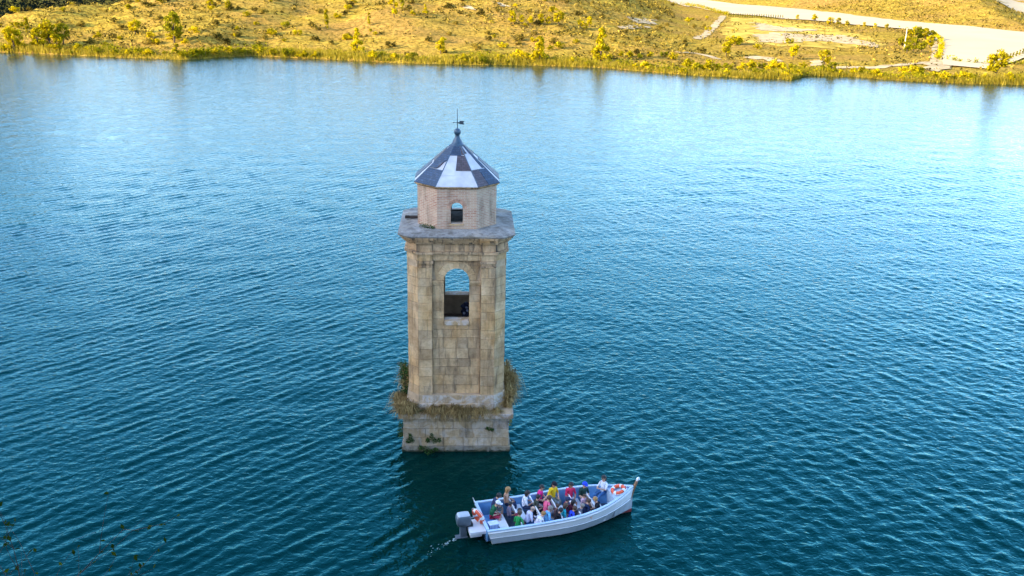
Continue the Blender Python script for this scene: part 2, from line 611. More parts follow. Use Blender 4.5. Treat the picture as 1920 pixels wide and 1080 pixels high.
def near_h(x, y):  # falls off behind for sky fill; unseen ridge shaped to shade the tower
    front = 22.9 - 0.95 * np.maximum(0, y - 0.5) - 0.35 * np.maximum(0, -y - 6)
    front = front - 0.25 * np.maximum(0, np.abs(x) - 12)
    ridge = 76 * np.exp(-((x + 122) / 42) ** 2) * np.exp(-(np.maximum(0, y - 18) / 36) ** 2) * np.exp(-(np.maximum(0, -y - 40) / 60) ** 2) - 4
    z = np.maximum(front, ridge)
    z = z + relief(x * 1.3, y * 1.3 + 40) * 0.5 * sstep(3, 18, np.hypot(x, y))
    return np.maximum(z, -3)


tag(grid_mesh('hill', np.arange(-420, 160, 4.0), np.arange(-320, 110, 4.0), near_h, MAT['near_hill']),
    'steep rocky hillside on the near bank below the viewpoint', kind='structure')

_wr = np.random.RandomState(11)


def wave_set(crest, spread, lam0, lam1, n, slope):
    out = []
    for _ in range(n):
        lam = math.exp(_wr.uniform(math.log(lam0), math.log(lam1)))
        d = R(crest + 90 + _wr.normal(0, spread))
        k = 2 * math.pi / lam
        out.append((k * math.cos(d), k * math.sin(d), _wr.uniform(0, 6.28), slope * math.sqrt(2.0 / n) / k, lam))
    return out


TRAINS = [(wave_set(50, 9, 0.48, 1.2, 36, 0.118), 0), (wave_set(-57, 14, 0.6, 1.4, 26, 0.08), 1), (wave_set(5, 24, 0.55, 1.3, 28, 0.088), 2), (wave_set(28, 60, 2.5, 7.0, 14, 0.022), 3),
          (wave_set(80, 90, 0.45, 0.8, 18, 0.045), 4)]


def lake(x, y):
    right = sstep(-6, 18, x + 3 * np.sin(y * 0.09))
    gust = 0.88 + 0.34 * np.sin(x * 0.045 + 1.4 * np.sin(y * 0.031)) * np.sin(y * 0.057 + 0.8 * np.sin(x * 0.05)) + 0.12 * np.sin(x * 0.17 + y * 0.11) * np.sin(y * 0.21 - x * 0.05)
    near = (0.92 - 0.3 * sstep(100, 200, y)) * (1 - 0.5 * np.exp(-((x + 2.6) / 3.6) ** 2 - ((y - 41.0) / 5.5) ** 2))
    z = np.zeros_like(x)
    for ws, i in TRAINS:
        amp = ((1.0 - 0.72 * right), (0.25 + 0.75 * right), (0.5 + 0.5 * right), np.ones_like(x), np.ones_like(x))[i]
        part = np.zeros_like(x)
        for kx, ky, ph, a, lam in ws:
            if lam < 1.6:
                fade = 1 - sstep(95 * lam, 165 * lam, y)
                if not fade.any():
                    continue
                part += a * fade * np.sin(kx * x + ky * y + ph)
            else:
                part += a * np.sin(kx * x + ky * y + ph)
        if i < 3:
            sg = (0.013, 0.009, 0.009)[i]
            part = part + 0.10 * (part * part / sg - sg)
        z += part * amp
    return z * gust * near


_pv, _pq, _o = [], [], 0
for (x0, x1, y0, y1, st, lm) in ((-34, 34, 28, 48, 0.15, 0.4), (-48, 48, 48, 76, 0.18, 0.4), (-80, 80, 76, 124, 0.23, 0.5), (-160, 150, 124, 262, 0.40, 0.8)):
    xs, ys = np.linspace(x0, x1, int((x1 - x0) / st) + 1), np.linspace(y0, y1, int((y1 - y0) / st) + 1)
    XX, YY = np.meshgrid(xs, ys)
    ZZ = lake(XX, YY)
    i = np.arange(XX.size).reshape(XX.shape) + _o
    _pv.append(np.stack([XX, YY, ZZ], -1).reshape(-1, 3))
    _pq.append(np.stack([i[:-1, :-1], i[:-1, 1:], i[1:, 1:], i[1:, :-1]], -1).reshape(-1, 4))
    _o += XX.size
_fv = np.array([(-4000, -60, -0.4), (4000, -60, -0.4), (4000, 330, -0.4), (-4000, 330, -0.4)], float)
_pv.append(_fv)
_pq.append(np.array([[_o, _o + 1, _o + 2, _o + 3]]))
co, q = np.concatenate(_pv), np.concatenate(_pq)
me = bpy.data.meshes.new('water')
me.vertices.add(len(co))
me.vertices.foreach_set('co', co.ravel())
me.loops.add(q.size)
me.loops.foreach_set('vertex_index', q.ravel())
me.polygons.add(len(q))
me.polygons.foreach_set('loop_start', np.arange(0, q.size, 4))
me.polygons.foreach_set('loop_total', np.full(len(q), 4))
me.update(calc_edges=True)
me.materials.append(MAT['water'])
me.polygons.foreach_set('use_smooth', np.ones(len(q), bool))
tag(link('water', me), 'rippled teal lake water', kind='structure')


def drape(name, px_poly, mat, label, lift=0.10, step=4.0, rough=0.0, world_poly=None, kind='structure'):
    pts = world_poly or [march(*p).xy for p in px_poly]
    ring = []
    n = len(pts)
    for i in range(n):
        a, b_ = Vector(pts[i]), Vector(pts[(i + 1) % n])
        k = max(1, int((b_ - a).length / step))
        for j in range(k):
            p = a.lerp(b_, j / k)
            d = (b_ - a).normalized()
            off = rough * (noise1(p.x, p.y) + 0.8 * noise1(p.x * 2.7 + 5, p.y * 2.3) + rng.uniform(-0.5, 0.5))
            ring.append(p + Vector((-d.y, d.x)) * off)
    x0, x1 = min(p.x for p in ring), max(p.x for p in ring)
    y0, y1 = min(p.y for p in ring), max(p.y for p in ring)
    inner = []
    st = max(step, math.sqrt((x1 - x0) * (y1 - y0) / 2500))
    y = y0 + st / 2
    while y < y1:
        x = x0 + st / 2
        while x < x1:
            inner.append(Vector((x + rng.uniform(-.2, .2) * st, y)))
            x += st
        y += st
    m_ = len(ring)
    res = delaunay_2d_cdt(ring + inner, [(i, (i + 1) % m_) for i in range(m_)], [], 1, 1e-4)
    vs_, fs_ = res[0], res[2]
    mb = MB()
    zz = hgt(np.array([v.x for v in vs_]), np.array([v.y for v in vs_]))
    mb.add([(v.x, v.y, float(z) + lift) for v, z in zip(vs_, zz)], [f for f in fs_])
    o = mb.build(name, mat, None, True)
    return tag(o, label, kind=kind)


def noise1(x, y):
    return math.sin(x * 0.9 + 1.3 * math.sin(y * 0.41)) * 0.6 + math.sin(y * 0.73 + x * 0.37) * 0.4


def ribbon(name, px_line, width, mat, label, lift=0.13):
    pts = [march(*p).xy for p in px_line]
    L, Rr = [], []
    for i, p in enumerate(pts):
        d = (pts[min(i + 1, len(pts) - 1)] - pts[max(i - 1, 0)]).normalized()
        nrm = Vector((-d.y, d.x)) * width / 2
        L.append(p + nrm)
        Rr.append(p - nrm)
    return drape(name, None, mat, label, lift, 2.0, 0.35, L + Rr[::-1])


FIELD = [tuple(level(x, y, 3.1)[:2]) for x, y in ((1225, -2), (1370, 8), (1500, 17), (1680, 40), (1800, 50), (1920, 62), (2000, 68), (2000, 92), (1920, 101), (1850, 114),
                                            (1768, 108), (1768, 84), (1752, 68), (1700, 55), (1600, 47), (1460, 33), (1365, 27), (1285, 12))]
drape('ploughed_field', None, MAT['field'], 'broad pale ploughed field below the brown hill', 0.35, 5.0, 0.4, FIELD)
drape('plain', None, MAT['field'], 'pale flat land beyond the end of the brown hill', 0.35, 12.0, 0.4, [(228, 400), (420, 400), (620, 900), (300, 900), (252, 480)])
drape('meadow', [(1372, 33), (1460, 38), (1560, 50), (1640, 72), (1660, 88), (1560, 92), (1420, 84), (1370, 76), (1350, 60)], MAT['meadow'],
      'yellow stubble meadow between the dirt tracks', 0.12, 1.6, 1.6)
drape('bare_earth', [(1415, 66), (1450, 62), (1520, 66), (1590, 68), (1640, 82), (1655, 92), (1600, 84), (1530, 77), (1480, 82), (1425, 80)], MAT['earth'],
      'bare pale earth strip in the yellow meadow', 0.22, 1.5, 1.5)
drape('bare_earth', [(1412, 42), (1432, 46), (1470, 52), (1540, 56), (1500, 60), (1440, 60), (1418, 56)], MAT['earth'], 'bare pale earth patch near the field edge', 0.22, 1.5, 1.5)
drape('bare_earth', [(1180, 36), (1205, 35), (1232, 37), (1228, 43), (1195, 45)], MAT['earth'], 'upper white earth patch on the hillside', 0.2, 1.3, 1.3)
drape('bare_earth', [(1160, 51), (1190, 48), (1215, 50), (1205, 54), (1170, 56)], MAT['earth'], 'lower white earth patch on the hillside', 0.2, 1.3, 1.3)
drape('bare_earth', [(860, 10), (885, 13), (895, 20), (870, 17)], MAT['earth'], 'white earth patch high on the middle hillside', 0.2, 2.0, 0.6)
drape('bare_earth', [(922, 4), (940, 7), (960, 14), (938, 13)], MAT['earth'], 'white earth streak high on the middle hillside', 0.2, 2.0, 0.6)
ribbon('path', [(1356, 30), (1348, 40), (1338, 52), (1322, 66), (1306, 74)], 2.6, MAT['earth'], 'pale dirt track climbing past the meadow')
ribbon('path', [(1268, 98), (1300, 100), (1330, 106), (1346, 112)], 2.4, MAT['earth'], 'short pale dirt track behind the shore bushes')
ribbon('path', [(1405, 111), (1425, 108), (1442, 110), (1455, 116)], 4.5, MAT['earth'], 'pale sandy clearing behind shore bushes')
ribbon('road', [(1562, 128), (1600, 127), (1640, 128), (1690, 122), (1725, 119), (1752, 118)], 3.4, MAT['earth'], 'pale dirt road along the right shore')
ribbon('road', [(1752, 119), (1757, 110), (1757, 98), (1754, 82), (1746, 72)], 3.0, MAT['earth'], 'pale dirt road climbing beside the curved hedge')
drape('bare_earth', [(1738, 118), (1768, 116), (1785, 128), (1760, 136), (1735, 132)], MAT['earth'], 'sandy clearing at the road junction by the shore', 0.24, 2.0, 0.6)
drape('bare_earth', [(1516, 116), (1536, 114), (1540, 124), (1520, 126)], MAT['earth'], 'small sandy clearing beside a round shore tree', 0.22, 2.0, 0.5)


# ------------------------------------------------------------------ trees and scrub
def tree_proto(kind, seed):
    """crown and trunk meshes of unit height 1 m, scaled on placing"""
    rg = random.Random(seed)
    tb = MB()
    cr = MB()
    if kind == 'broad':
        tb.tube([(0, 0, -0.06), (0.01, 0, 0.12), (0.0, 0.01, 0.3), (0.02, 0, 0.6)], [0.035, 0.028, 0.022, 0.008], 7)
        cs = []
        for i in range(20):
            a = rg.uniform(0, 6.28)
            z = rg.uniform(0.18, 0.92)
            rr = 0.33 * math.sin(math.pi * min(1, max(0.05, (z - 0.02) / 1.0))) ** 0.7 * rg.uniform(0.35, 1.0)
            x, y = rr * math.cos(a), rr * math.sin(a)
            cs.append((x, y, z, rg.uniform(0.7, 1.25)))
            if i % 2 == 0:
                tb.tube([(0, 0, z * 0.45), (x * 0.5, y * 0.5, z * 0.8), (x, y, z)], [0.014, 0.009, 0.003], 5)
        leaf_cloud(cr, cs, 60, 0.048, 0.13, 0.85, rg)
    elif kind == 'cone':
        tb.tube([(0, 0, -0.06), (0, 0, 0.3), (0.0, 0.0, 0.95)], [0.03, 0.022, 0.004], 7)
        cs = []
        for i in range(26):
            z = rg.uniform(0.1, 0.97)
            a = rg.uniform(0, 6.28)
            rr = 0.27 * (1.02 - z) ** 0.75 * rg.uniform(0.5, 1.05)
            x, y = rr * math.cos(a), rr * math.sin(a)
            cs.append((x, y, z, 0.55 + 0.7 * (1 - z)))
            if i % 2 == 0:
                tb.tube([(0, 0, z), (x, y, z + 0.02)], [0.01, 0.003], 5)
        leaf_cloud(cr, cs, 46, 0.045, 0.11, 0.9, rg)
    elif kind == 'slim':
        tb.tube([(0, 0, -0.06), (0, 0, 0.4), (0.0, 0.0, 0.96)], [0.022, 0.016, 0.003], 7)
        cs = []
        for i in range(20):
            z = rg.uniform(0.1, 0.97)
            a = rg.uniform(0, 6.28)
            rr = 0.12 * math.sin(math.pi * min(1, z * 0.9 + 0.05)) ** 0.6 * rg.uniform(0.3, 1)
            x, y = rr * math.cos(a), rr * math.sin(a)
            cs.append((x, y, z, 0.8))
            if i % 3 == 0:
                tb.tube([(0, 0, z - 0.06), (x, y, z)], [0.008, 0.003], 5)
        leaf_cloud(cr, cs, 42, 0.04, 0.08, 1.3, rg)
    elif kind == 'bush':
        tb.tube([(0, 0, -0.08), (0.03, 0, 0.25), (0.05, 0.02, 0.6)], [0.03, 0.02, 0.008], 6)
        tb.tube([(0, 0, -0.08), (-0.1, 0.08, 0.5)], [0.022, 0.006], 6)
        cs = []
        for i in range(13):
            a = rg.uniform(0, 6.28)
            rr = rg.uniform(0.05, 0.45)
            cs.append((rr * math.cos(a), rr * math.sin(a), rg.uniform(0.15, 0.75) * (1 - rr * 0.7), rg.uniform(0.7, 1.2)))
        leaf_cloud(cr, cs, 42, 0.075, 0.19, 0.85, rg)
    return tb, cr


PROTO = {}
for kind, mats in (('broad', ('leaf_tree', 'leaf_green')), ('cone', ('leaf_tree',)), ('slim', ('leaf_tree', 'leaf_green')), ('bush', ('leaf_tree', 'leaf_green', 'leaf_olive'))):
    for mt in mats:
        lst = []
        for sd in range(3):
            tb, cr = tree_proto(kind, sd * 13 + 5)
            lst.append((tb.mesh(kind + '_trunk', MAT['bark'], True), cr.mesh(kind + '_crown', MAT[mt])))
        PROTO[kind, mt] = lst

_ti = 0


def plant_tree(name, pos, h, kind, mt, label, cat, group=None, wide=1.0):
    global _ti
    _ti += 1
    tm, cm = PROTO[kind, mt][_ti % 3]
    o = thing(name, label, cat, pos, rng.uniform(0, 6.28), group)
    o.scale = (h * wide, h * wide * rng.uniform(0.92, 1.08), h)
    link('trunk', tm, o)
    link('crown', cm, o)
    return o


def tree_px(px, py, hpx, kind, mt, label, group=None, name='tree', cat='tree', wide=1.0):
    p = march(px, py)
    h = hpx / FPX * math.hypot(p.y, CAM_H)
    return plant_tree(name, p, h, kind, mt, label, cat, group, wide)


BIG = [
    (27, 97, 45, 'broad', 'leaf_tree', 'tall yellow tree at the far shore, the leftmost of all the shore trees', 1.0),
    (52, 62, 26, 'slim', 'leaf_tree', 'slim yellow tree on the slope behind the leftmost shore trees', 1.3),
    (72, 92, 38, 'broad', 'leaf_tree', 'yellow tree at the left end of the clump on the left shore', 1.0),
    (94, 86, 46, 'broad', 'leaf_tree', 'tallest yellow tree in the clump on the left shore', 1.0),
    (120, 84, 37, 'broad', 'leaf_green', 'greener tree at the right end of the clump on the left shore', 1.0),
    (108, 99, 32, 'broad', 'leaf_tree', 'pale yellow tree nearest the water in the left clump', 1.1),
    (254, 64, 26, 'broad', 'leaf_tree', 'broad yellow tree on the slope left of the big dark-sided tree', 1.1),
    (327, 80, 54, 'broad', 'leaf_green', 'big tall tree with a dark shaded side on the left shore', 0.95),
    (396, 22, 24, 'broad', 'leaf_tree', 'yellow tree high on the left slope, its shadow beside it', 0.9),
    (428, 20, 18, 'broad', 'leaf_tree', 'small yellow tree with a long thin shadow high on left slope', 0.8),
    (612, 55, 34, 'slim', 'leaf_tree', 'slim yellow tree on the slope between left shore and tower', 1.0),
    (670, 98, 42, 'cone', 'leaf_tree', 'pointed yellow tree with a trailing shadow left of the tower', 0.95),
    (739, 33, 42, 'slim', 'leaf_tree', 'tallest slim yellow tree high on the slope left of the tower', 1.1),
    (754, 18, 24, 'slim', 'leaf_green', 'slim dark-edged tree beside the tallest slim tree', 1.1),
    (692, 46, 20, 'slim', 'leaf_tree', 'little slim yellow tree midway up the slope left of tower', 1.2),
    (797, 27, 17, 'cone', 'leaf_tree', 'small solitary pointed tree high on the slope above the tower', 1.2),
    (826, 101, 24, 'broad', 'leaf_tree', 'round bright yellow tree at the shore just left of the tower', 1.3),
    (960, 45, 24, 'broad', 'leaf_tree', 'tree at the left end of the clump high on the middle slope', 1.0),
    (1048, 48, 26, 'broad', 'leaf_tree', 'tree with a dark side at the right end of the middle slope clump', 1.1),
    (1012, 118, 46, 'cone', 'leaf_tree', 'pointed yellow shore tree with a broad dark shadow right of the tower', 1.15),
    (1126, 115, 58, 'cone', 'leaf_tree', 'tallest pointed yellow shore tree, right of the tower', 1.0),
    (1487, 112, 28, 'broad', 'leaf_tree', 'small yellow tree on the right bank left of the round dark-sided one', 0.9),
    (1545, 121, 26, 'broad', 'leaf_tree', 'round yellow tree with dark right side on the right shore', 1.2),
    (1560, 138, 21, 'broad', 'leaf_green', 'low round greener tree at the water below the round dark-sided tree', 1.35),
    (1867, 148, 52, 'broad', 'leaf_tree', 'biggest tree on the right shore, at the corner of the pale field', 1.05),
    (1361, 106, 26, 'broad', 'leaf_tree', 'round yellow tree beside the short dirt track', 1.2),
]
for px, py, hp, k, mt, lab, wd in BIG:
    tree_px(px, py, hp, k, mt, lab, None, 'tree', 'tree', wd)

MIDS = [(978, 44, 15), (994, 47, 16), (1014, 46, 18), (1028, 47, 15), (1088, 54, 16), (1105, 50, 18), (1098, 57, 12)]
for px, py, hp in MIDS:
    tree_px(px, py, hp, 'broad', 'leaf_tree', 'small yellow tree within the scattered clump on the middle slope', 'small trees on the middle slope', 'tree', 'tree', 1.05)
GROVE = [(1690, 92, 22), (1700, 100, 22), (1712, 96, 24), (1728, 98, 20), (1742, 90, 22), (1704, 80, 24), (1720, 78, 26), (1734, 76, 22), (1746, 78, 20), (1716, 66, 16), (1732, 68, 14)]
for px, py, hp in GROVE:
    tree_px(px, py, hp, 'broad', rng.choice(['leaf_tree', 'leaf_green']), 'bushy tree in the dense little grove beside the pale field', 'trees of the grove by the field', 'tree', 'tree', 1.1)
EDGE = [(1495, 37, 9), (1527, 41, 14), (1556, 47, 14), (1572, 47, 13), (1588, 50, 11), (1620, 51, 9), (1640, 53, 9), (1662, 54, 9)]
for px, py, hp in EDGE:
    tree_px(px, py, hp, 'broad', 'leaf_tree', 'low tree along the near edge of the pale field', 'low trees on the near field edge', 'tree', 'tree', 1.2)
for i in range(24):
    tree_px(1366 + i * 4.4, 31.5 + i * 0.16, 6.5, 'slim', 'leaf_green', 'tiny dark young tree in the straight row along the field', 'row of young trees along the field', 'young_tree', 'young tree', 1.2)
for i in range(7):
    tree_px(1887 + i * 6, 115 - i * 2.4, 11, 'slim', 'leaf_green', 'small upright tree in the row at the far right of the field', 'row of small trees at far right', 'young_tree', 'young tree', 1.4)

SHRUBS = [(700, 112, 20), (715, 108, 14), (972, 113, 24), (985, 112, 16), (905, 119, 18), (885, 118, 12), (282, 72, 14), (536, 52, 16), (445, 57, 10), (905, 118, 12),
          (1245, 108, 14), (1262, 112, 16), (1290, 128, 22), (1305, 132, 20), (1328, 133, 26), (1345, 132, 16), (1365, 130, 16), (1392, 132, 18), (1408, 130, 20), (1428, 128, 14),
          (1450, 131, 24), (1466, 132, 18), (1485, 130, 14), (1505, 128, 14), (1600, 140, 14), (1640, 142, 16), (1692, 138, 16), (1712, 140, 22), (1725, 139, 18), (1770, 150, 20),
          (1805, 150, 20), (1820, 152, 18), (1845, 150, 14), (1890, 150, 18), (1910, 150, 16), (145, 98, 14), (165, 98, 12), (185, 102, 16), (215, 104, 12), (240, 104, 12),
          (260, 103, 16), (280, 104, 14), (362, 104, 14), (385, 104, 16), (405, 103, 14), (430, 102, 16), (452, 101, 16), (490, 104, 18), (512, 105, 16), (540, 106, 20), (560, 107, 12),
          (740, 112, 14), (765, 114, 12), (1165, 106, 12), (1180, 108, 14), (1200, 110, 12), (1220, 107, 12), (1420, 92, 12), (1480, 82, 14), (1372, 84, 20), (1384, 83, 18), (8, 96, 14)]
def zone(px):
    for lim, txt in ((300, 'left of the big dark-sided tree'), (650, 'right of the big dark-sided tree'), (830, 'near the pointed tree left of tower'), (1000, 'just right of the tower top'),
                     (1280, 'around the two tall pointed trees'), (1520, 'below the short dirt track'), (1760, 'along the dirt road'), (9999, 'beside the biggest right-shore tree')):
        if px < lim:
            return txt


rsh = random.Random(77)
for k in range(75):
    px = rsh.uniform(0, 1915)
    sy = float(np.interp(px, [p[0] for p in SHORE_PX], [p[1] for p in SHORE_PX]))
    SHRUBS.append((px, sy - rsh.uniform(1.5, 9), rsh.uniform(8, 17)))
for i, (px, py, hp) in enumerate(SHRUBS):
    tree_px(px, py, hp, 'bush', ('leaf_tree', 'leaf_green', 'leaf_tree')[i % 3], 'rounded leafy bush on the far waterline ' + zone(px),
            'far waterline bushes ' + zone(px), 'bush', 'bush', 1.15)

# scattered scrub on the slopes: the largest as single bushes, the rest as one mass
rs = random.Random(21)
cnt = 0
while cnt < 165:
    px, py = rs.uniform(-10, 1330), rs.uniform(1, 104)
    if px > 1200 and py > 60 and rs.random() < 0.5:
        continue
    p = march(px, py)
    if p.z < 0.5 or p.y > 520 or p.x < -150 and p.y > 360:
        continue
    h = rs.uniform(0.9, 2.3)
    plant_tree('scrub_bush', p, h, 'bush', 'leaf_olive' if rs.random() < 0.65 else 'leaf_tree', 'low olive scrub bush scattered over the dry far hillside', 'bush', 'scrub on the dry hillside', 1.3)
    cnt += 1

def in_poly(x, y, poly):
    c_ = False
    for (x0, y0), (x1, y1) in zip(poly, poly[1:] + poly[:1]):
        if (y0 > y) != (y1 > y) and x < (x1 - x0) * (y - y0) / (y1 - y0) + x0:
            c_ = not c_
    return c_


mass = MB()
mass2 = MB()
rs2 = random.Random(99)
n = 0
while n < 13000:
    x, y = rs2.uniform(-190, 260), rs2.uniform(225, 520)
    if abs(x) > 0.56 * y + 6:
        continue
    ys = float(np.interp(x, SHX, SHY))
    s = y - ys
    if s < 2:
        continue
    fx = float(np.interp(y, [330, 361, 421, 519, 600], [203, 184, 160, 147, 84]))
    if x > 45 + 0.12 * (y - 250) and not (x > fx + 3 and y > 345):
        if rs2.random() < 0.45 or in_poly(x, y, FIELD) or (y > 400 and x < 240) or x > 235:
            continue
    if noise1(x * 0.06, y * 0.06) + noise1(x * 0.2 + 9, y * 0.2) * 0.6 + rs2.uniform(-0.9, 0.9) < -0.2:
        continue
    z = float(hgt(x, y))
    h = rs2.choice((0.3, 0.4, 0.5, 0.7, 1.0, 1.3)) * rs2.uniform(0.8, 1.2)
    leaf_cloud(mass if rs2.random() < 0.55 else mass2, [(x, y, z + h * 0.4, 1.0)], 9, 0.14 + 0.16 * h, h * 0.8, 0.75, rs2)
    n += 1
tag(mass.build('scrub_ground_cover', MAT['leaf_olive']), 'low scrub and dry tufts covering the far slopes', 'scrub', kind='stuff')
tag(mass2.build('grass_tufts', leaf_mat('tan_tufts', (0.17, 0.115, 0.016), (0.50, 0.345, 0.055))), 'golden grass tufts dotted over the far slopes', 'grass', kind='stuff')

shade_mass = MB()  # dark foliage added so the shaded left slope looks darker
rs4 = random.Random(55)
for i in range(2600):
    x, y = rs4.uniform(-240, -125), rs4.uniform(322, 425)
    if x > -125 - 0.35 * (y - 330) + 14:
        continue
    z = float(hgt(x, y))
    leaf_cloud(shade_mass, [(x, y, z + 0.7, 1.0)], 14, 0.45, rs4.uniform(0.9, 1.7), 0.8, rs4)
tag(shade_mass.build('shade_foliage', MAT['leaf_shade']), 'dark foliage added to deepen the shade in the valley behind the left crest', 'shade foliage', kind='stuff')

ug = MB()
rs5 = random.Random(66)
for i in range(2600):
    x = rs5.uniform(-150, 145)
    d_ = 0.5 + 0.5 * noise1(x * 0.21 + 2, 1.0) + 0.35 * noise1(x * 0.6, 7.0)
    if rs5.random() > d_:
        continue
    y = float(np.interp(x, SHX, SHY)) + rs5.uniform(0.2, 2.5 + 6 * d_)
    z = max(0.0, float(hgt(x, y)))
    h = rs5.uniform(0.5, 1.5)
    leaf_cloud(ug, [(x, y, z + h * 0.4, 1.0)], 12, 0.22, h * 0.8, 0.8, rs5)
tag(ug.build('shore_undergrowth', MAT['leaf_green']), 'yellow green undergrowth crowding the far waterline', 'undergrowth', kind='stuff')

reeds = MB()
rs3 = random.Random(4)
for i in range(15000):
    x = rs3.uniform(-150, 145)
    ys = float(np.interp(x, SHX, SHY))
    dens = 0.5 + 0.5 * noise1(x * 0.12, 3.0)
    if rs3.random() > 0.35 + 0.65 * dens:
        continue
    y = ys + abs(rs3.gauss(0, 1.0)) * (1.2 + 1.5 * dens) - 0.5
    z = max(-0.1, float(hgt(x, y)))
    h = rs3.uniform(0.5, 1.1) * (0.8 + 0.9 * max(0, dens))
    dx, dy = rs3.uniform(-0.3, 0.3), rs3.uniform(-0.3, 0.3)
    wd = rs3.uniform(0.05, 0.12)
    reeds.add([(x - wd, y, z - 0.1), (x + wd, y + rs3.uniform(-.08, .08), z - 0.1), (x + dx + wd * 0.4, y + dy, z + h), (x + dx - wd * 0.4, y + dy, z + h)], [(0, 1, 2, 3)])
tag(reeds.build('reeds', MAT['reed']), 'golden reeds and grass lining the far shore', 'reeds', kind='stuff')


def hedge(px_line, hpx, wid, mt, label):
    pts = [march(*p) for p in px_line]
    mb = MB()
    for a, b_ in zip(pts[:-1], pts[1:]):
        L = (b_ - a).length
        k = max(2, int(L / 1.1))
        for i in range(k):
            p = a.lerp(b_, (i + rng.random()) / k)
            z = float(hgt(p.x, p.y))
            h = hpx / FPX * p.y * rng.uniform(0.7, 1.2)
            leaf_cloud(mb, [(p.x + rng.uniform(-1, 1) * wid, p.y + rng.uniform(-1, 1) * wid, z + h * 0.5, 1.0)], 22, 0.25, max(0.6, h * 0.62), 0.9)
    o = thing('hedge', label, 'hedge')
    mb.build('foliage', MAT[mt], o)


hedge([(1238, 3), (1285, 11), (1330, 20), (1366, 28)], 6, 0.7, 'leaf_tree', 'long yellow hedge along the upper left edge of the pale field')
hedge([(1750, 66), (1762, 76), (1766, 90), (1762, 102), (1757, 112)], 7, 0.5, 'leaf_tree', 'curved yellow hedge rounding the near corner of the pale field')
hedge([(1760, 113), (1790, 116), (1820, 119), (1850, 122)], 10, 0.7, 'leaf_green', 'straight green hedge between pale field and right shore')
hedge([(1890, 120), (1920, 124)], 9, 0.7, 'leaf_green', 'short green hedge right of the biggest shore tree')

pb = march(1695, 93)
po = thing('utility_pole', 'pale wooden utility pole standing left of the grove', 'utility pole', pb)
MB().tube([(0, 0, -0.3), (0, 0, 6.2)], [0.17, 0.12], 8).build('pole', plain('pale_pole', (0.5, 0.42, 0.3), 0.9), po)
MB().box(-0.6, 0.6, -0.05, 0.05, 5.7, 5.85).build('crossarm', MAT['bark'], po)

# ------------------------------------------------------------------ the tower
TOW = thing('church_tower', 'square sandstone bell tower with brick drum and patched slate roof standing in the lake', 'tower', (-2.9, 47.62, 0), R(3.0))


def octp(h, c):
    return [(h - c, -h), (h, -h + c), (h, h - c), (h - c, h), (-h + c, h), (-h, h - c), (-h, -h + c), (-h + c, -h)]


def sq(h):
    return [(h, -h), (h, h), (-h, h), (-h, -h)]


def Rz(a):
    return Matrix.Rotation(a, 4, 'Z')


def arch_wall(mb, u0, u1, z0, z1, ow, oz0, spr, d0, d1, M, n=12, uvs=False):
    """wall with a round-headed opening of half width ow; outer face at distance d0, inner at d1"""
    def P(u, d, z):
        return M @ Vector((u, -d, z))

    def blk(a, b_, c_, d_):
        s0 = len(mb.f)
        mb.box(a, b_, -d0, -d1, c_, d_, M)
        if uvs:
            uvbox(mb, s0)
    blk(u0, -ow, z0, z1)
    blk(ow, u1, z0, z1)
    if oz0 > z0:
        blk(-ow, ow, z0, oz0)
    arc = [(ow * math.cos(math.pi * (1 - i / n)), spr + ow * math.sin(math.pi * (1 - i / n))) for i in range(n + 1)]
    for i in range(n):
        (a, za), (b_, zb) = arc[i], arc[i + 1]
        s0 = len(mb.f)
        mb.add([P(a, d0, za), P(b_, d0, zb), P(b_, d0, z1), P(a, d0, z1), P(a, d1, za), P(b_, d1, zb), P(b_, d1, z1), P(a, d1, z1)],
               [(0, 1, 2, 3), (7, 6, 5, 4), (0, 4, 5, 1), (3, 2, 6, 7)])
        if uvs:
            uvbox(mb, s0)


def uvbox(mb, s0):
    for i in range(s0, len(mb.f)):
        ps = [Vector(mb.v[k]) for k in mb.f[i]]
        nrm = (ps[1] - ps[0]).cross(ps[2] - ps[0])
        a = math.atan2(nrm.y, nrm.x)
        t = Vector((-math.sin(a), math.cos(a), 0))
        mb.uv[i] = [(p.dot(t) + 3.1 * a, p.z) for p in ps]


# unit stone: face proud with worn edges (x, -y is outward, z), three shared meshes
STONE_ME = {}
for mk in ('stone', 'stone_dirty', 'stone_lime', 'plinth', 'wet', 'slab'):
    STONE_ME[mk] = []
    for sd in range(3):
        r4 = random.Random(sd + 40)
        mb = MB()

        def ringp(k, y, j):
            return [(sx_ * k + r4.uniform(-j, j), y, sz_ * k + r4.uniform(-j, j)) for sx_, sz_ in ((-1, -1), (1, -1), (1, 1), (-1, 1))]
        pv = ringp(0.5, 0, 0) + ringp(0.496, -0.86, 0.006) + ringp(0.486, -1.0, 0.008)
        pf = [(0, 3, 2, 1)] + [(a + k, a + (k + 1) % 4, a + 4 + (k + 1) % 4, a + 4 + k) for a in (0, 4) for k in range(4)] + [(8, 9, 10, 11)]
        mb.add(pv, pf)
        STONE_ME[mk].append(mb.mesh('stone_block', MAT[mk]))

r5 = random.Random(12)


def stone(parent, u, z, wd, ht, dist, rz, mk, depth=0.16, joint=0.012, name='stone'):
    o = link(name, STONE_ME[mk][r5.randrange(3)], parent)
    pr = r5.uniform(-0.012, 0.012)
    o.matrix_local = Rz(rz) @ Matrix.Translation((u, -(dist - depth) - pr, z)) @ Matrix.Diagonal((wd - joint, depth, ht - joint, 1))
    return o


def courses(z0, z1, h):
    n_ = max(1, round((z1 - z0) / h))
    hs = [h * r5.uniform(0.82, 1.18) for _ in range(n_)]
    k = (z1 - z0) / sum(hs)
    out, z = [], z0
    for q in hs:
        out.append((z, z + q * k))
        z += q * k
    return out


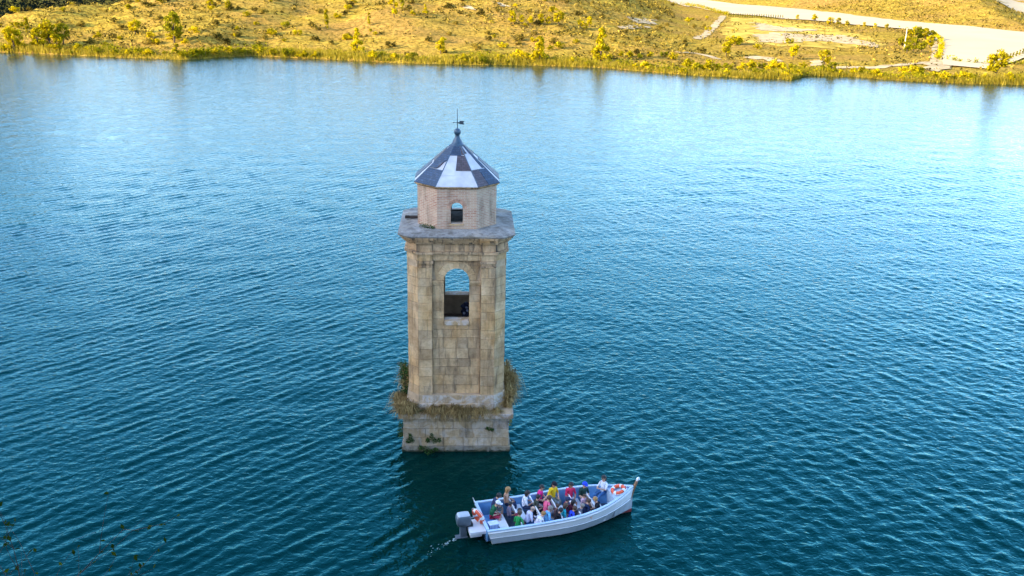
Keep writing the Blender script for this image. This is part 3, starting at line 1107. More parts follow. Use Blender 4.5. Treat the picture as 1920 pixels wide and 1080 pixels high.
def row(u0, u1, wd):
    n_ = max(1, round((u1 - u0) / wd))
    ws = [wd * r5.uniform(0.7, 1.3) for _ in range(n_)]
    k = (u1 - u0) / sum(ws)
    out, u = [], u0
    for q in ws:
        out.append((u, u + q * k))
        u += q * k
    return out


def ashlar(parent, u0, u1, z0, z1, dist, rz, mk, wd=0.62, ht=0.5, crs=None, skip=None, depth=0.16):
    for (a, b_) in (crs or courses(z0, z1, ht)):
        for (c_, d_) in row(u0, u1, wd):
            if skip and skip(c_, d_, a, b_):
                continue
            stone(parent, (c_ + d_) / 2, (a + b_) / 2, d_ - c_, b_ - a, dist, rz, mk, depth)


# plinth in the water
pl = MB().prism(sq(2.705), -2.5, 1.75).build('plinth', MAT['mortar'], TOW)
for rz, full in ((0, True), (math.pi / 2, False), (-math.pi / 2, False), (math.pi, False)):
    if full:
        for (a, b_) in ((0.30, 0.78), (0.78, 1.30), (1.30, 1.74)):
            for (c_, d_) in row(-2.75, 2.75, 0.85):
                stone(pl, (c_ + d_) / 2, (a + b_) / 2, d_ - c_, b_ - a, 2.75, rz, 'plinth')
        for (c_, d_) in row(-2.82, 2.82, 1.1):
            stone(pl, (c_ + d_) / 2, -0.2, d_ - c_, 0.98, 2.84, rz, 'wet', 0.25)
    else:
        mb = MB()
        for (a, b_) in ((0.30, 0.78), (0.78, 1.30), (1.30, 1.74)):
            for (c_, d_) in row(-2.72, 2.72, 0.85):
                mb.box(c_ + .008, d_ - .008, -2.75 - r5.uniform(-.01, .01), -2.6, a + .008, b_ - .008, Rz(rz))
        tag(mb.build('plinth_side_stones', MAT['plinth'], pl), kind='stuff')
        MB().box(-2.8, 2.8, -2.84, -2.6, -0.7, 0.28, Rz(rz)).build('plinth_foot', MAT['wet'], pl)

# ledge round the foot of the shaft
lg = MB().prism(sq(2.78), 1.752, 1.93).prism(sq(2.9), 1.932, 2.12, sq(2.84)).build('base_ledge', MAT['plinth'], TOW)
for rz in (0, math.pi / 2, -math.pi / 2, math.pi):
    for (c_, d_) in row(-2.95, 2.95, 1.0):
        o = stone(lg, (c_ + d_) / 2, 2.10, d_ - c_, 0.26, 3.0 - r5.uniform(0, 0.05), rz, 'stone_lime' if rz == 0 else 'plinth', 0.95, 0.02, 'coping_slab')
MB().prism(sq(2.9), 2.225, 2.235, sq(2.5)).build('ledge_bedding', MAT['mortar'], lg)

# shaft
HS, CS = 2.48, 0.55
UF = HS - CS
core = MB()
for rz in (0, math.pi):
    arch_wall(core, -UF, UF, 2.2, 11.3, 0.66, 7.12, 9.28, 2.248, 1.72, Rz(rz))
for rz in (math.pi / 2, -math.pi / 2):
    core.box(-UF, UF, -2.35, -1.72, 2.2, 11.3, Rz(rz))
for k in range(4):
    core.prism([(UF - 0.012, -HS + 0.046), (HS - 0.046, -UF + 0.012), (UF - 0.4, -UF + 0.4)], 2.2, 11.3, None, Rz(k * math.pi / 2))
for u in (-1.575, 1.575):
    core.box(u - 0.34, u + 0.34, -HS + 0.04, -2.2, 3.1, 10.06)
shaft = core.build('shaft', MAT['mortar'], TOW)
MB().box(-1.9, 1.9, -1.9, 1.9, 5.85, 6.05).build('floor', MAT['inside'], shaft)
MB().box(-1.9, 1.9, -1.9, 1.9, 11.05, 11.25).build('ceiling', MAT['inside'], shaft)

CRS = courses(3.12, 10.05, 0.50)
DCH = (HS + UF) / math.sqrt(2)
for sgn, u0, u1 in ((-1, -UF, -1.22), (1, 1.22, UF)):
    for (a, b_) in CRS:
        if r5.random() < 0.35:
            um = (u0 + u1) / 2 + r5.uniform(-.12, .12)
            stone(shaft, (u0 + um) / 2, (a + b_) / 2, um - u0, b_ - a, HS, 0, 'stone', 0.30)
            stone(shaft, (um + u1) / 2, (a + b_) / 2, u1 - um, b_ - a, HS, 0, 'stone', 0.30)
        else:
            stone(shaft, (u0 + u1) / 2, (a + b_) / 2, u1 - u0, b_ - a, HS, 0, 'stone', 0.30)
# central panel with the arched opening
for (a, b_) in CRS:
    if b_ <= 6.9:
        for (c_, d_) in row(-1.21, 1.21, 0.66):
            stone(shaft, (c_ + d_) / 2, (a + b_) / 2, d_ - c_, b_ - a, 2.29, 0, 'stone')
    elif a < 9.1:
        zb = min(b_, 9.2)
        for (c_, d_) in ((-1.21, -0.63), (0.63, 1.21)):
            stone(shaft, (c_ + d_) / 2, (a + zb) / 2, d_ - c_, zb - a, 2.29, 0, 'stone')
top_low = [b_ for a, b_ in CRS if b_ <= 6.9][-1]
if 6.92 - top_low > 0.12:
    for (c_, d_) in row(-0.62, 0.62, 0.62):
        stone(shaft, (c_ + d_) / 2, (top_low + 6.92) / 2, d_ - c_, 6.92 - top_low, 2.29, 0, 'stone')
for sd in (-1, 1):
    stone(shaft, sd * 0.93, 9.27, 0.6, 0.13, 2.37, 0, 'stone', 0.2, 0.01, 'impost_moulding')
    stone(shaft, sd * 0.93, 9.16, 0.58, 0.09, 2.33, 0, 'stone', 0.2, 0.01, 'impost_moulding')
stone(shaft, 0, 7.05, 1.27, 0.24, 2.35, 0, 'stone_lime', 0.62, 0.01, 'sill')
stone(shaft, 0, 7.02, 1.27, 0.24, 2.36, math.pi, 'stone_lime', 0.62, 0.01, 'sill')
NV = 9
for i in range(NV):
    a0, a1 = math.pi * i / NV, math.pi * (i + 1) / NV
    e = 0.012
    mb = MB()
    po4 = [(0.63 * math.cos(a0 + e), 9.34 + 0.63 * math.sin(a0 + e)), (1.0 * math.cos(a0 + e * .6), 9.34 + 1.0 * math.sin(a0 + e * .6)),
           (1.0 * math.cos(a1 - e * .6), 9.34 + 1.0 * math.sin(a1 - e * .6)), (0.63 * math.cos(a1 - e), 9.34 + 0.63 * math.sin(a1 - e))]
    dd = 2.345 + r5.uniform(-.01, .01)
    mb.add([(u, -dd, z) for u, z in po4] + [(u, -2.1, z) for u, z in po4], [(3, 2, 1, 0), (0, 1, 5, 4), (1, 2, 6, 5), (2, 3, 7, 6), (3, 0, 4, 7)])
    mb.build('voussoir', MAT['stone'], shaft)
# spandrels
mb = MB()
n_ = 14
for i in range(n_):
    a0, a1 = math.pi * i / n_, math.pi * (i + 1) / n_
    mb.add([(1.005 * math.cos(a1), -2.292, 9.34 + 1.005 * math.sin(a1)), (1.005 * math.cos(a0), -2.292, 9.34 + 1.005 * math.sin(a0)),
            (1.21 * math.cos(a0) if i else 1.21, -2.292, 10.42), (1.21 * math.cos(a1) if i < n_ - 1 else -1.21, -2.292, 10.42)], [(0, 1, 2, 3)])
mb.build('spandrel', MAT['stone'], shaft)
# angled corners
for k, rz in enumerate((-math.pi / 4, math.pi / 4, 3 * math.pi / 4, -3 * math.pi / 4)):
    wch = CS * math.sqrt(2)
    if k < 2:
        for (a, b_) in CRS:
            stone(shaft, 0, (a + b_) / 2, wch - 0.01, b_ - a, DCH - 0.004, rz, 'stone', 0.14)
    else:
        mb = MB()
        for (a, b_) in CRS:
            mb.box(-wch / 2, wch / 2, -DCH, -DCH + .2, a + .008, b_ - .008, Rz(rz))
        tag(mb.build('corner_stones', MAT['stone'], shaft), kind='stuff')
# the other three faces
for rz in (math.pi / 2, -math.pi / 2, math.pi):
    mb = MB()
    for (a, b_) in CRS + [(10.05, 10.4)]:
        for (c_, d_) in row(-UF, -1.22, 0.7) + row(-1.21, 1.21, 0.66) + row(1.22, UF, 0.7):
            if rz == math.pi and abs((c_ + d_) / 2) < 1.0 and b_ > 6.9:
                if a > 9.2 or abs(c_ + d_) / 2 < 0.66:
                    continue
                if c_ < 0:
                    c_, d_ = -1.21, -0.66
                else:
                    c_, d_ = 0.66, 1.21
            dist = HS if abs(c_ + d_) / 2 > 1.22 else 2.38
            mb.box(c_ + .008, d_ - .008, -dist - r5.uniform(-.01, .01), -2.2, a + .008, b_ - .008, Rz(rz))
    tag(mb.build('wall_stones', MAT['stone'], shaft), kind='stuff')

# whitened foot of the shaft
ft = MB().prism(octp(2.512, 0.56), 2.236, 3.12).build('shaft_foot', MAT['mortar'], TOW)
for (a, b_, dst, mk) in ((2.24, 2.66, 2.60, 'stone_lime'), (2.66, 3.11, 2.53, 'stone_lime')):
    ashlar(ft, -1.95, 1.95, a, b_, dst, 0, mk, 0.75, 0.6, [(a, b_)])
    for rz in (-math.pi / 4, math.pi / 4):
        stone(ft, 0, (a + b_) / 2, 0.84, b_ - a, DCH + (dst - HS) * 0.9, rz, mk, 0.2)
    for rz in (math.pi / 2, -math.pi / 2, math.pi):
        MB().box(-1.95, 1.95, -dst, -2.2, a, b_, Rz(rz)).build('foot_course', MAT['stone_lime'], ft)

# capitals and entablature
en = MB().prism(octp(2.44, 0.55), 10.40, 11.36).build('entablature', MAT['mortar'], TOW)
for u in (-1.575, 1.575):
    for (za, zb, pr) in ((10.06, 10.14, 0.05), (10.145, 10.27, 0.025), (10.275, 10.40, 0.11)):
        stone(en, u, (za + zb) / 2, 0.72 + pr * 1.2, zb - za, HS + pr, 0, 'stone_dirty', 0.3, 0.004, 'capital_moulding')
stone(shaft, 0, 10.23, 2.42, 0.32, 2.31, 0, 'stone_dirty', 0.1)
for (za, zb, dst, mk, wd) in ((10.405, 10.76, 2.47, 'stone', 0.8), (10.88, 11.31, 2.46, 'stone_dirty', 0.62)):
    for (c_, d_) in row(-1.2, 1.2, wd):
        stone(en, (c_ + d_) / 2, (za + zb) / 2, d_ - c_, zb - za, dst, 0, mk)
    for u in (-1.575, 1.575):
        stone(en, u, (za + zb) / 2, 0.74, zb - za, dst + 0.09, 0, mk, 0.25)
    for rz in (-math.pi / 4, math.pi / 4):
        stone(en, 0, (za + zb) / 2, 0.78, zb - za, DCH + (dst - HS) + 0.02, rz, mk)
    for rz in (math.pi / 2, -math.pi / 2, math.pi):
        MB().box(-UF, UF, -dst, -2.3, za, zb, Rz(rz)).build('entablature_course', MAT[mk], en)
for (za, zb, h, c_) in ((10.762, 10.878, 2.57, 0.57), (11.312, 11.42, 2.60, 0.57), (11.422, 11.55, 2.70, 0.58), (11.552, 11.672, 2.79, 0.58)):
    MB().prism(octp(h, c_), za, zb, octp(h + 0.03, c_)).build('cornice_moulding', MAT['stone_dirty'], en)
    for u in (-1.575, 1.575):
        MB().box(u - 0.44, u + 0.44, -h - 0.085, -h + 0.2, za + 0.003, zb - 0.003).build('cornice_break', MAT['stone_dirty'], en)
sl = MB()
sl.prism(octp(2.89, 0.58), 11.675, 11.745, octp(2.90, 0.58))
sl.prism(octp(2.90, 0.58), 11.745, 11.90, octp(1.95, 0.95))
sl.build('cornice_slab', MAT['slab'], TOW)

# brick drum
DH, DC = 1.97, 1.0
DF = DH - DC
dm = MB()
for rz in (0, math.pi):
    arch_wall(dm, -DF, DF, 11.8, 13.92, 0.30, 12.16 if rz == 0 else 11.9, 12.93, DH, DH - 0.42, Rz(rz), 10, True)
for rz in (math.pi / 2, -math.pi / 2):
    s0 = len(dm.f)
    dm.box(-DF, DF, -DH, -DH + 0.42, 11.8, 13.92, Rz(rz))
    uvbox(dm, s0)
dd = (DH + DF) / math.sqrt(2)
wch = DC * math.sqrt(2) / 2
for k in range(4):
    s0 = len(dm.f)
    dm.prism([(-wch, -dd), (wch, -dd), (wch - 0.17, -dd + 0.42), (-wch + 0.17, -dd + 0.42)], 11.8, 13.92, None, Rz(k * math.pi / 2 + math.pi / 4))
    uvbox(dm, s0)
drum = dm.build('brick_drum', MAT['brick'], TOW)
for i in range(11):
    a0, a1 = math.pi * i / 11 + 0.02, math.pi * (i + 1) / 11 - 0.02
    po4 = [(r_ * math.cos(a), 12.93 + r_ * math.sin(a)) for r_, a in ((0.305, a0), (0.50, a0), (0.50, a1), (0.305, a1))]
    mb = MB()
    mb.add([(u, -DH - 0.022, z) for u, z in po4] + [(u, -DH + 0.2, z) for u, z in po4], [(3, 2, 1, 0), (0, 1, 5, 4), (1, 2, 6, 5), (2, 3, 7, 6), (3, 0, 4, 7)])
    mb.build('arch_brick', MAT['brick_arch'], drum)
MB().box(-0.36, 0.36, -DH - 0.05, -DH + 0.42, 12.09, 12.158).build('window_sill', MAT['stone'], drum)
MB().prism(octp(DH + 0.03, DC), 11.8, 12.02, octp(DH + 0.012, DC)).build('drum_footing', MAT['stone_dirty'], drum) if False else None
MB().prism(octp(DH - 0.02, DC), 13.90, 13.925).build('drum_ceiling', MAT['inside'], drum)

# roof
EH, EC, EZ, AZ = 2.11, 1.06, 14.04, 16.02
rf = MB()
rf.prism(octp(2.03, 1.03), 13.928, 14.0, octp(2.08, 1.05))
rf.prism(octp(2.115, 1.06), 14.002, 14.035)
roof_e = rf.build('eaves', MAT['stone_dirty'], TOW)
ev = octp(EH, EC)
def on_roof(i, u, v):
    """point of roof facet i, the roof being slightly hollow towards its top"""
    L, Rr = Vector((*ev[i], EZ)), Vector((*ev[(i + 1) % 8], EZ))
    p = ((L + Rr) / 2 + (Rr - L) / 2 * u).lerp(Vector((0, 0, AZ)), v)
    g = max(0.0, 1 - v) ** 0.02 if v > 0 else 1.0
    return Vector((p.x * g, p.y * g, p.z))


rd = MB()
VS = [i / 12 for i in range(12)] + [0.97]
for i in range(8):
    for a_, b_ in zip(VS[:-1], VS[1:]):
        rd.add([on_roof(i, -1, a_), on_roof(i, 1, a_), on_roof(i, 1, b_), on_roof(i, -1, b_)], [(0, 1, 2, 3)])
deck = rd.build('roof', MAT['deck'], TOW)
AP = Vector((0, 0, AZ))


def facet(i):
    """i: 7 = front (-y), counted counter-clockwise; returns left corner, right corner seen from outside"""
    return Vector((*ev[i], EZ)), Vector((*ev[(i + 1) % 8], EZ))


def roof_panel(i, poly, mk, name, th=0.028):
    L, Rr = facet(i)
    nrm = (Rr - L).cross(AP - L).normalized()
    wl, ul = (Rr - L).length / 2, (AP - (L + Rr) / 2).length
    mb = MB()
    for k in range(24):
        pl_ = clip_v(clip_v(poly, k / 24, 1), (k + 1) / 24, -1)
        n = len(pl_)
        if n < 3:
            continue
        top = [on_roof(i, u, v) + nrm * th for u, v in pl_]
        bot = [on_roof(i, u, v) + nrm * 0.002 for u, v in pl_]
        uvs = [(u * (1 - v) * wl, v * ul) for u, v in pl_]
        f0 = len(mb.f)
        mb.add(top + bot, [tuple(range(n))] + [(j + n, (j + 1) % n + n, (j + 1) % n, j) for j in range(n)])
        mb.uv[f0] = uvs
        for j in range(n):
            mb.uv[f0 + j + 1] = [uvs[j], uvs[(j + 1) % n], uvs[(j + 1) % n], uvs[j]]
    return mb.build(name, MAT[mk], deck)


def clip_v(poly, lim, sgn):
    out = []
    for a_, b_ in zip(poly, poly[1:] + poly[:1]):
        ia, ib = (a_[1] - lim) * sgn >= -1e-9, (b_[1] - lim) * sgn >= -1e-9
        if ia:
            out.append(a_)
        if ia != ib:
            t = (lim - a_[1]) / (b_[1] - a_[1])
            out.append((a_[0] + (b_[0] - a_[0]) * t, lim))
    return out


F, LF, RF_, LS, RS = 7, 6, 0, 5, 1
# front facet
roof_panel(F, [(-0.98, 0.005), (0.98, 0.005), (0.98, 0.215), (-0.98, 0.215)], 'deck', 'roof_sheet', 0.014)
roof_panel(F, [(-0.98, 0.225), (-0.1, 0.225), (-0.1, 0.335), (-0.02, 0.64), (-0.98, 0.64)], 'deck', 'roof_sheet', 0.018)
roof_panel(F, [(-0.09, 0.33), (0.98, 0.33), (0.98, 0.64), (0.0, 0.64)], 'slate_purple', 'slate_panel')
roof_panel(F, [(-1.0, 0.645), (0.55, 0.645), (0.75, 0.93), (-1.0, 0.93)], 'slate_blue', 'slate_panel', 0.035)
roof_panel(F, [(0.6, 0.66), (1.0, 0.66), (1.0, 0.85), (0.7, 0.8)], 'slate_purple', 'slate_panel')
# left front facet
roof_panel(LF, [(-0.99, 0.0), (-0.03, 0.0), (-0.03, 0.335), (-0.99, 0.335)], 'slate_blue', 'slate_panel')
roof_panel(LF, [(0.0, 0.0), (0.99, 0.0), (0.99, 0.33), (0.0, 0.33)], 'slate_blue', 'slate_panel', 0.036)
roof_panel(LF, [(-0.99, 0.345), (0.05, 0.345), (0.35, 0.40), (0.6, 0.50), (0.98, 0.545), (0.98, 0.94), (-0.99, 0.94)], 'slate_blue', 'slate_panel', 0.04)
roof_panel(LF, [(0.1, 0.35), (0.28, 0.38), (0.55, 0.47), (0.5, 0.485), (0.2, 0.42)], 'slate_purple', 'slate_panel', 0.06)
# right front facet
roof_panel(RF_, [(-0.99, 0.0), (-0.05, 0.0), (-0.05, 0.335), (-0.99, 0.335)], 'slate_purple', 'slate_panel')
roof_panel(RF_, [(-0.02, 0.0), (0.99, 0.0), (0.99, 0.33), (-0.02, 0.33)], 'slate_blue', 'slate_panel', 0.034)
roof_panel(RF_, [(-0.98, 0.68), (-0.2, 0.68), (-0.5, 0.84), (-0.98, 0.84)], 'slate_purple', 'slate_panel')
roof_panel(RF_, [(-0.98, 0.345), (0.5, 0.345), (0.5, 0.66), (-0.98, 0.66)], 'deck', 'roof_sheet', 0.016)
roof_panel(RF_, [(0.62, 0.35), (0.98, 0.35), (0.98, 0.92), (0.4, 0.92)], 'slate_blue', 'slate_panel', 0.03)
# side facets and back
roof_panel(LS, [(-0.98, 0.45), (0.98, 0.45), (0.98, 0.74), (-0.98, 0.74)], 'slate_purple', 'slate_panel', 0.05)
roof_panel(LS, [(-0.98, 0.0), (0.1, 0.0), (0.1, 0.4), (-0.98, 0.4)], 'slate_blue', 'slate_panel')
roof_panel(RS, [(-0.2, 0.0), (0.98, 0.0), (0.98, 0.5), (-0.2, 0.5)], 'slate_blue', 'slate_panel')
roof_panel(RS, [(-0.98, 0.62), (0.98, 0.62), (0.98, 0.93), (-0.98, 0.93)], 'slate_purple', 'slate_panel')
for i in (2, 3, 4):
    roof_panel(i, [(-0.98, 0.0), (0.98, 0.0), (0.98, 0.5), (-0.98, 0.5)], 'slate_blue', 'slate_panel')
    roof_panel(i, [(-0.98, 0.52), (0.6, 0.52), (0.6, 0.92), (-0.98, 0.92)], 'slate_purple', 'slate_panel')
for i in range(8):
    nrm = Vector((ev[i][0], ev[i][1], 2.3)).normalized()
    MB().tube([on_roof(i, -1, v) + nrm * 0.012 for v in (0, 0.2, 0.4, 0.6, 0.75, 0.88, 0.95)], 0.026, 6).build('hip_ridge', MAT['cap_lead'], deck)
fin = MB().lathe([(0.37, 15.70), (0.36, 15.76), (0.30, 15.80), (0.24, 15.93), (0.17, 16.05), (0.12, 16.15), (0.11, 16.20), (0.14, 16.22)], 16).build('finial_base', MAT['cap_lead'], TOW, True)
MB().lathe([(0.04, 16.20), (0.11, 16.225), (0.165, 16.30), (0.178, 16.38), (0.165, 16.46), (0.11, 16.53), (0.03, 16.555)], 18).build('finial_ball', MAT['cap_lead'], TOW, True)
vane = MB()
vane.tube([(0, 0, 16.54), (0, 0, 17.5)], [0.022, 0.014], 7)
vane = vane.build('weathervane_rod', MAT['iron'], TOW, True)
MB().box(0.02, 0.16, -0.012, 0.012, 16.80, 16.86).add([(0.14, y_, z_) for y_ in (-0.012, 0.012) for z_ in (16.74, 16.92)], []).build('weathervane_bar', MAT['iron'], vane)
fl = MB()
pf_ = [(0.10, 16.75), (0.36, 16.75), (0.29, 16.835), (0.36, 16.92), (0.10, 16.92)]
fl.add([(x, -0.012, z) for x, z in pf_] + [(x, 0.012, z) for x, z in pf_], [(0, 1, 2, 3, 4), (9, 8, 7, 6, 5)] + [(k, k + 5, (k + 1) % 5 + 5, (k + 1) % 5) for k in range(5)])
fl.build('weathervane_flag', MAT['iron'], vane)
MB().tube([(-0.19, 0, 16.835), (0.02, 0, 16.835)], [0.012, 0.012], 6).tube([(-0.25, 0, 16.835), (-0.17, 0, 16.835)], [0.003, 0.035], 6).build('weathervane_pointer', MAT['iron'], vane)

TM = Matrix.Translation((-2.9, 47.62, 0)) @ Rz(R(3.0))


def tw(x, y, z):
    return TM @ Vector((x, y, z))


bm_ = thing('timber', 'short broken dark timber lying on the cornice left of brick drum', 'timber', tw(-2.35, 0.15, 11.88), R(8))
MB().box(-0.33, 0.33, -0.09, 0.09, 0.0, 0.12).box(-0.3, -0.1, -0.13, -0.05, 0.1, 0.17).build('plank', MAT['timber'], bm_)

bun = thing('bundle', 'dark blue and white bundle lying inside the tower behind the arched opening', 'bundle', tw(0.50, 1.0, 6.05))
mbb = MB()
rb = random.Random(3)
for k in range(7):
    mbb.ell((rb.uniform(-.15, .15), rb.uniform(-.12, .12), 0.13 + k * 0.11), (rb.uniform(.13, .22), .16, .13), 10, 7)
mbb.build('cloth', plain('navy_cloth', (0.03, 0.035, 0.07), 0.9, 0.4, 9), bun, True)
mbb = MB()
for k in range(3):
    mbb.ell((rb.uniform(-.12, .12), -0.14, 0.35 + k * 0.16), (.08, .06, .07), 8, 6)
mbb.build('pale_cloth', plain('pale_cloth', (0.45, 0.47, 0.6), 0.9, 0.2, 9), bun, True)


# grass and plants growing on the tower
def tuft(mb, base, n, h, spread, droop, rg, wd=0.014):
    for _ in range(n):
        a = rg.uniform(0, 6.28)
        r0 = rg.uniform(0, 0.1)
        hh = h * rg.uniform(0.55, 1.15)
        out = spread * rg.uniform(0.2, 1.0)
        p0 = Vector(base) + Vector((math.cos(a) * r0, math.sin(a) * r0, -0.03))
        d = Vector((math.cos(a), math.sin(a), 0))
        sd = Vector((-d.y, d.x, 0)) * wd * rg.uniform(0.7, 1.5)
        p1 = p0 + d * out * 0.35 + Vector((0, 0, hh * 0.75))
        p2 = p0 + d * out * 0.85 + Vector((0, 0, hh * (1.0 - droop * 0.5)))
        p3 = p0 + d * out * 1.2 + Vector((0, 0, hh * (1.0 - droop * 1.3)))
        mb.add([p0 - sd, p0 + sd, p1 + sd, p1 - sd, p2 + sd * .8, p2 - sd * .8, p3], [(0, 1, 2, 3), (3, 2, 4, 5), (5, 4, 6)])


gr = MB()
rg_ = random.Random(31)
def clump(x0, y0, sx_, sy_, k, h0, h1, sp0, sp1, dr0, dr1, nb=(18, 60)):
    for _ in range(k):
        tuft(gr, (rg_.gauss(x0, sx_), y0 + rg_.uniform(-sy_, sy_), 2.2), rg_.randint(*nb), rg_.uniform(h0, h1), rg_.uniform(sp0, sp1), rg_.uniform(dr0, dr1), rg_, 0.011)


for x0, k in ((-1.55, 3), (-1.1, 5), (-0.75, 8), (-0.3, 7), (0.0, 9), (0.35, 10), (0.8, 9), (1.15, 6), (1.4, 3)):      # front ledge, uneven and hanging
    clump(x0, -2.74, 0.13, 0.14, k, 0.22, 0.7, 0.3, 0.75, 0.5, 1.5)
for x0, y0, k in ((-2.75, -2.7, 9), (-2.35, -2.78, 6), (-2.85, -2.2, 9), (-2.85, -1.6, 8), (-2.8, -0.9, 6), (-2.75, 0.2, 5), (-2.7, 1.2, 5), (-2.8, 2.2, 5)):   # left corner and side
    clump(x0, y0, 0.12, 0.2, k, 0.35, 0.95, 0.4, 0.85, 0.45, 1.3)
for x0, y0, k in ((2.7, -1.9, 6), (2.75, -1.3, 9), (2.78, -0.6, 9), (2.75, 0.2, 8), (2.8, 1.0, 7), (2.75, 1.9, 6)):   # right side, tall and pale
    clump(x0, y0, 0.12, 0.25, k, 0.5, 1.35, 0.35, 0.85, 0.3, 1.0)
clump(2.15, -2.68, 0.15, 0.06, 6, 0.2, 0.4, 0.2, 0.4, 0.5, 1.0)
for v in range(len(gr.v)):
    gr.v[v] = tuple(TM @ Vector(gr.v[v]))
tag(gr.build('dry_grass', MAT['dry_grass']), 'tawny dry grass growing along the ledge of the tower', 'grass', kind='stuff')


def leafy(name, label, loc, blobs, n, size, r, mt='leaf_dark', cat='plant', stems=True):
    o = thing(name, label, cat, loc)
    mb = MB()
    leaf_cloud(mb, blobs, n, size, r)
    mb.build('foliage', MAT[mt], o)
    st = MB()
    for (x, y, z, k) in blobs:
        st.tube([(0, 0.06, 0), (x * 0.5, y * 0.5 + 0.03, z * 0.6), (x, y, z)], [0.014, 0.01, 0.004], 5)
    st.build('stem', MAT['bark'], o)
    return o


leafy('wall_plant', 'dark green plant rooted in the plinth near its lower left corner', tw(-2.40, -2.74, 0.75), [(0, -.1, 0.05, 1), (-.1, -.08, -.12, .9), (.12, -.1, -.1, .9), (0, -.06, .22, .6)], 60, 0.04, 0.15)
leafy('wall_plant', 'dark green plant with a sideways trailing tuft in the middle of the plinth', tw(-1.30, -2.74, 0.75), [(-.1, -.1, 0, 1.1), (0.02, -.1, .2, .8), (.18, -.12, -.08, 1.0), (.42, -.1, -.06, .9), (-.2, -.08, -.1, .8)], 70, 0.04, 0.16)
leafy('wall_plant', 'dark green plant high on the right of the plinth', tw(1.75, -2.74, 1.32), [(0, -.1, 0, 1), (.14, -.1, -.03, .8), (-.13, -.08, .02, .7)], 60, 0.035, 0.13)
leafy('water_plant', 'dark green plant trailing from the plinth into the water', tw(-1.55, -2.86, 0.1), [(0, -.08, 0.12, 1), (.3, -.12, -.02, 1), (-.3, -.1, 0.2, .8), (.5, -.1, .1, .7), (.1, -.2, -.05, 1)], 60, 0.045, 0.18)
leafy('wall_plant', 'dark plant hanging beside the left edge of the plinth', tw(-2.82, -2.2, 0.9), [(-.1, -.1, 0, 1), (-.12, 0.2, .3, 1), (-.1, .1, -.35, 1), (-.15, .4, 0, 1)], 60, 0.045, 0.17)
leafy('wall_plant', 'small yellow green plant on the right side of the plinth', tw(2.80, -2.0, 1.25), [(.08, -.05, 0, 1), (.1, .15, .12, .8)], 45, 0.035, 0.13, 'leaf_tree')
leafy('shrub', 'dark green shrub growing on the ledge against the left side of the shaft', tw(-2.72, -0.7, 2.2),
      [(-.05 + rg_.uniform(-.14, .14), rg_.uniform(-.6, .6), z, 1.0) for z in (0.4, 0.7, 0.95, 1.2, 1.5, 1.75, 2.0, 0.55, 1.1, 1.6)], 75, 0.05, 0.26, cat='shrub')
leafy('ledge_plant', 'low dark green plant on the left of the tower ledge', tw(-1.95, -2.72, 2.22), [(0, 0, .14, 1), (.22, .02, .1, .9), (-.2, .05, .12, .8)], 55, 0.035, 0.15)
leafy('moss_clump', 'dark mossy weeds on the cornice at the left foot of the brick drum', tw(-1.55, -1.75, 11.92), [(0, 0, .04, 1), (.2, -.1, .03, 1), (-.2, .15, .05, 1), (.4, -.2, .02, .8)], 70, 0.03, 0.15)

# ------------------------------------------------------------------ the boat
BH = R(16.0)
BOAT_L = Vector((-1.18, 37.37, 0))
BM = Matrix.Translation(BOAT_L) @ Rz(BH)
boat = thing('boat', 'long white open tour boat crowded with passengers beside the tower', 'boat', BOAT_L, BH)
WHITE = plain('white_hull_paint', (0.80, 0.81, 0.82), 0.35, 0.06, 2.0)
MAT['hull_shade_grey'] = plain('hull_shade_and_tiller_grey', (0.42, 0.46, 0.50), 0.4, 0.1, 2.0)  # shade on the white hull's lower strip, put into the colour; also tiller
BLUE = plain('blue_inner_paint', (0.10, 0.27, 0.52), 0.55, 0.2, 4.0)
PALEB = plain('pale_blue_paint', (0.42, 0.55, 0.68), 0.5, 0.1, 3.0)
RED = plain('red_antifouling', (0.30, 0.05, 0.05), 0.6, 0.2, 4.0)
DARK = plain('dark_trim', (0.02, 0.025, 0.03), 0.6, 0.2, 5.0)
BLEN = 7.35


def hb(a):
    if a <= 3.6:
        return 1.27 - 0.03 * (1 - a / 3.6)
    t = (a - 3.6) / (BLEN - 3.6)
    return max(0.03, 1.27 * (1 - t ** 2.3))


def sheer(a):
    return 0.80 + 0.55 * (max(0, a - 1.0) / (BLEN - 1.0)) ** 2.2


ST = [0, 0.6, 1.3, 2.0, 2.7, 3.4, 4.0, 4.6, 5.2, 5.7, 6.2, 6.6, 6.95, 7.2, BLEN]


def section(a):
    b_, s_ = hb(a), sheer(a)
    t = max(0, (a - 3.6) / (BLEN - 3.6))
    rise = 0.20 * t ** 3
    rk = 0.28 * (1 - min(1, a / 1.0)) if a < 1.0 else 0
    return [(a, b_, s_), (a + rk * 0.15, b_ * 0.995 + 0.02, s_ - 0.10), (a + rk * 0.5, b_ * (0.97 - 0.1 * t), s_ * 0.55 + rise * 0.4),
            (a + rk * 0.55, b_ * (0.955 - 0.1 * t), s_ * 0.50 + rise * 0.4),
            (a + rk, b_ * (0.90 - 0.35 * t), 0.06 + rise), (a + rk, b_ * (0.85 - 0.4 * t), 0.0 + rise * 0.9), (a + rk, 0.0, -0.22 + rise * 0.8)]


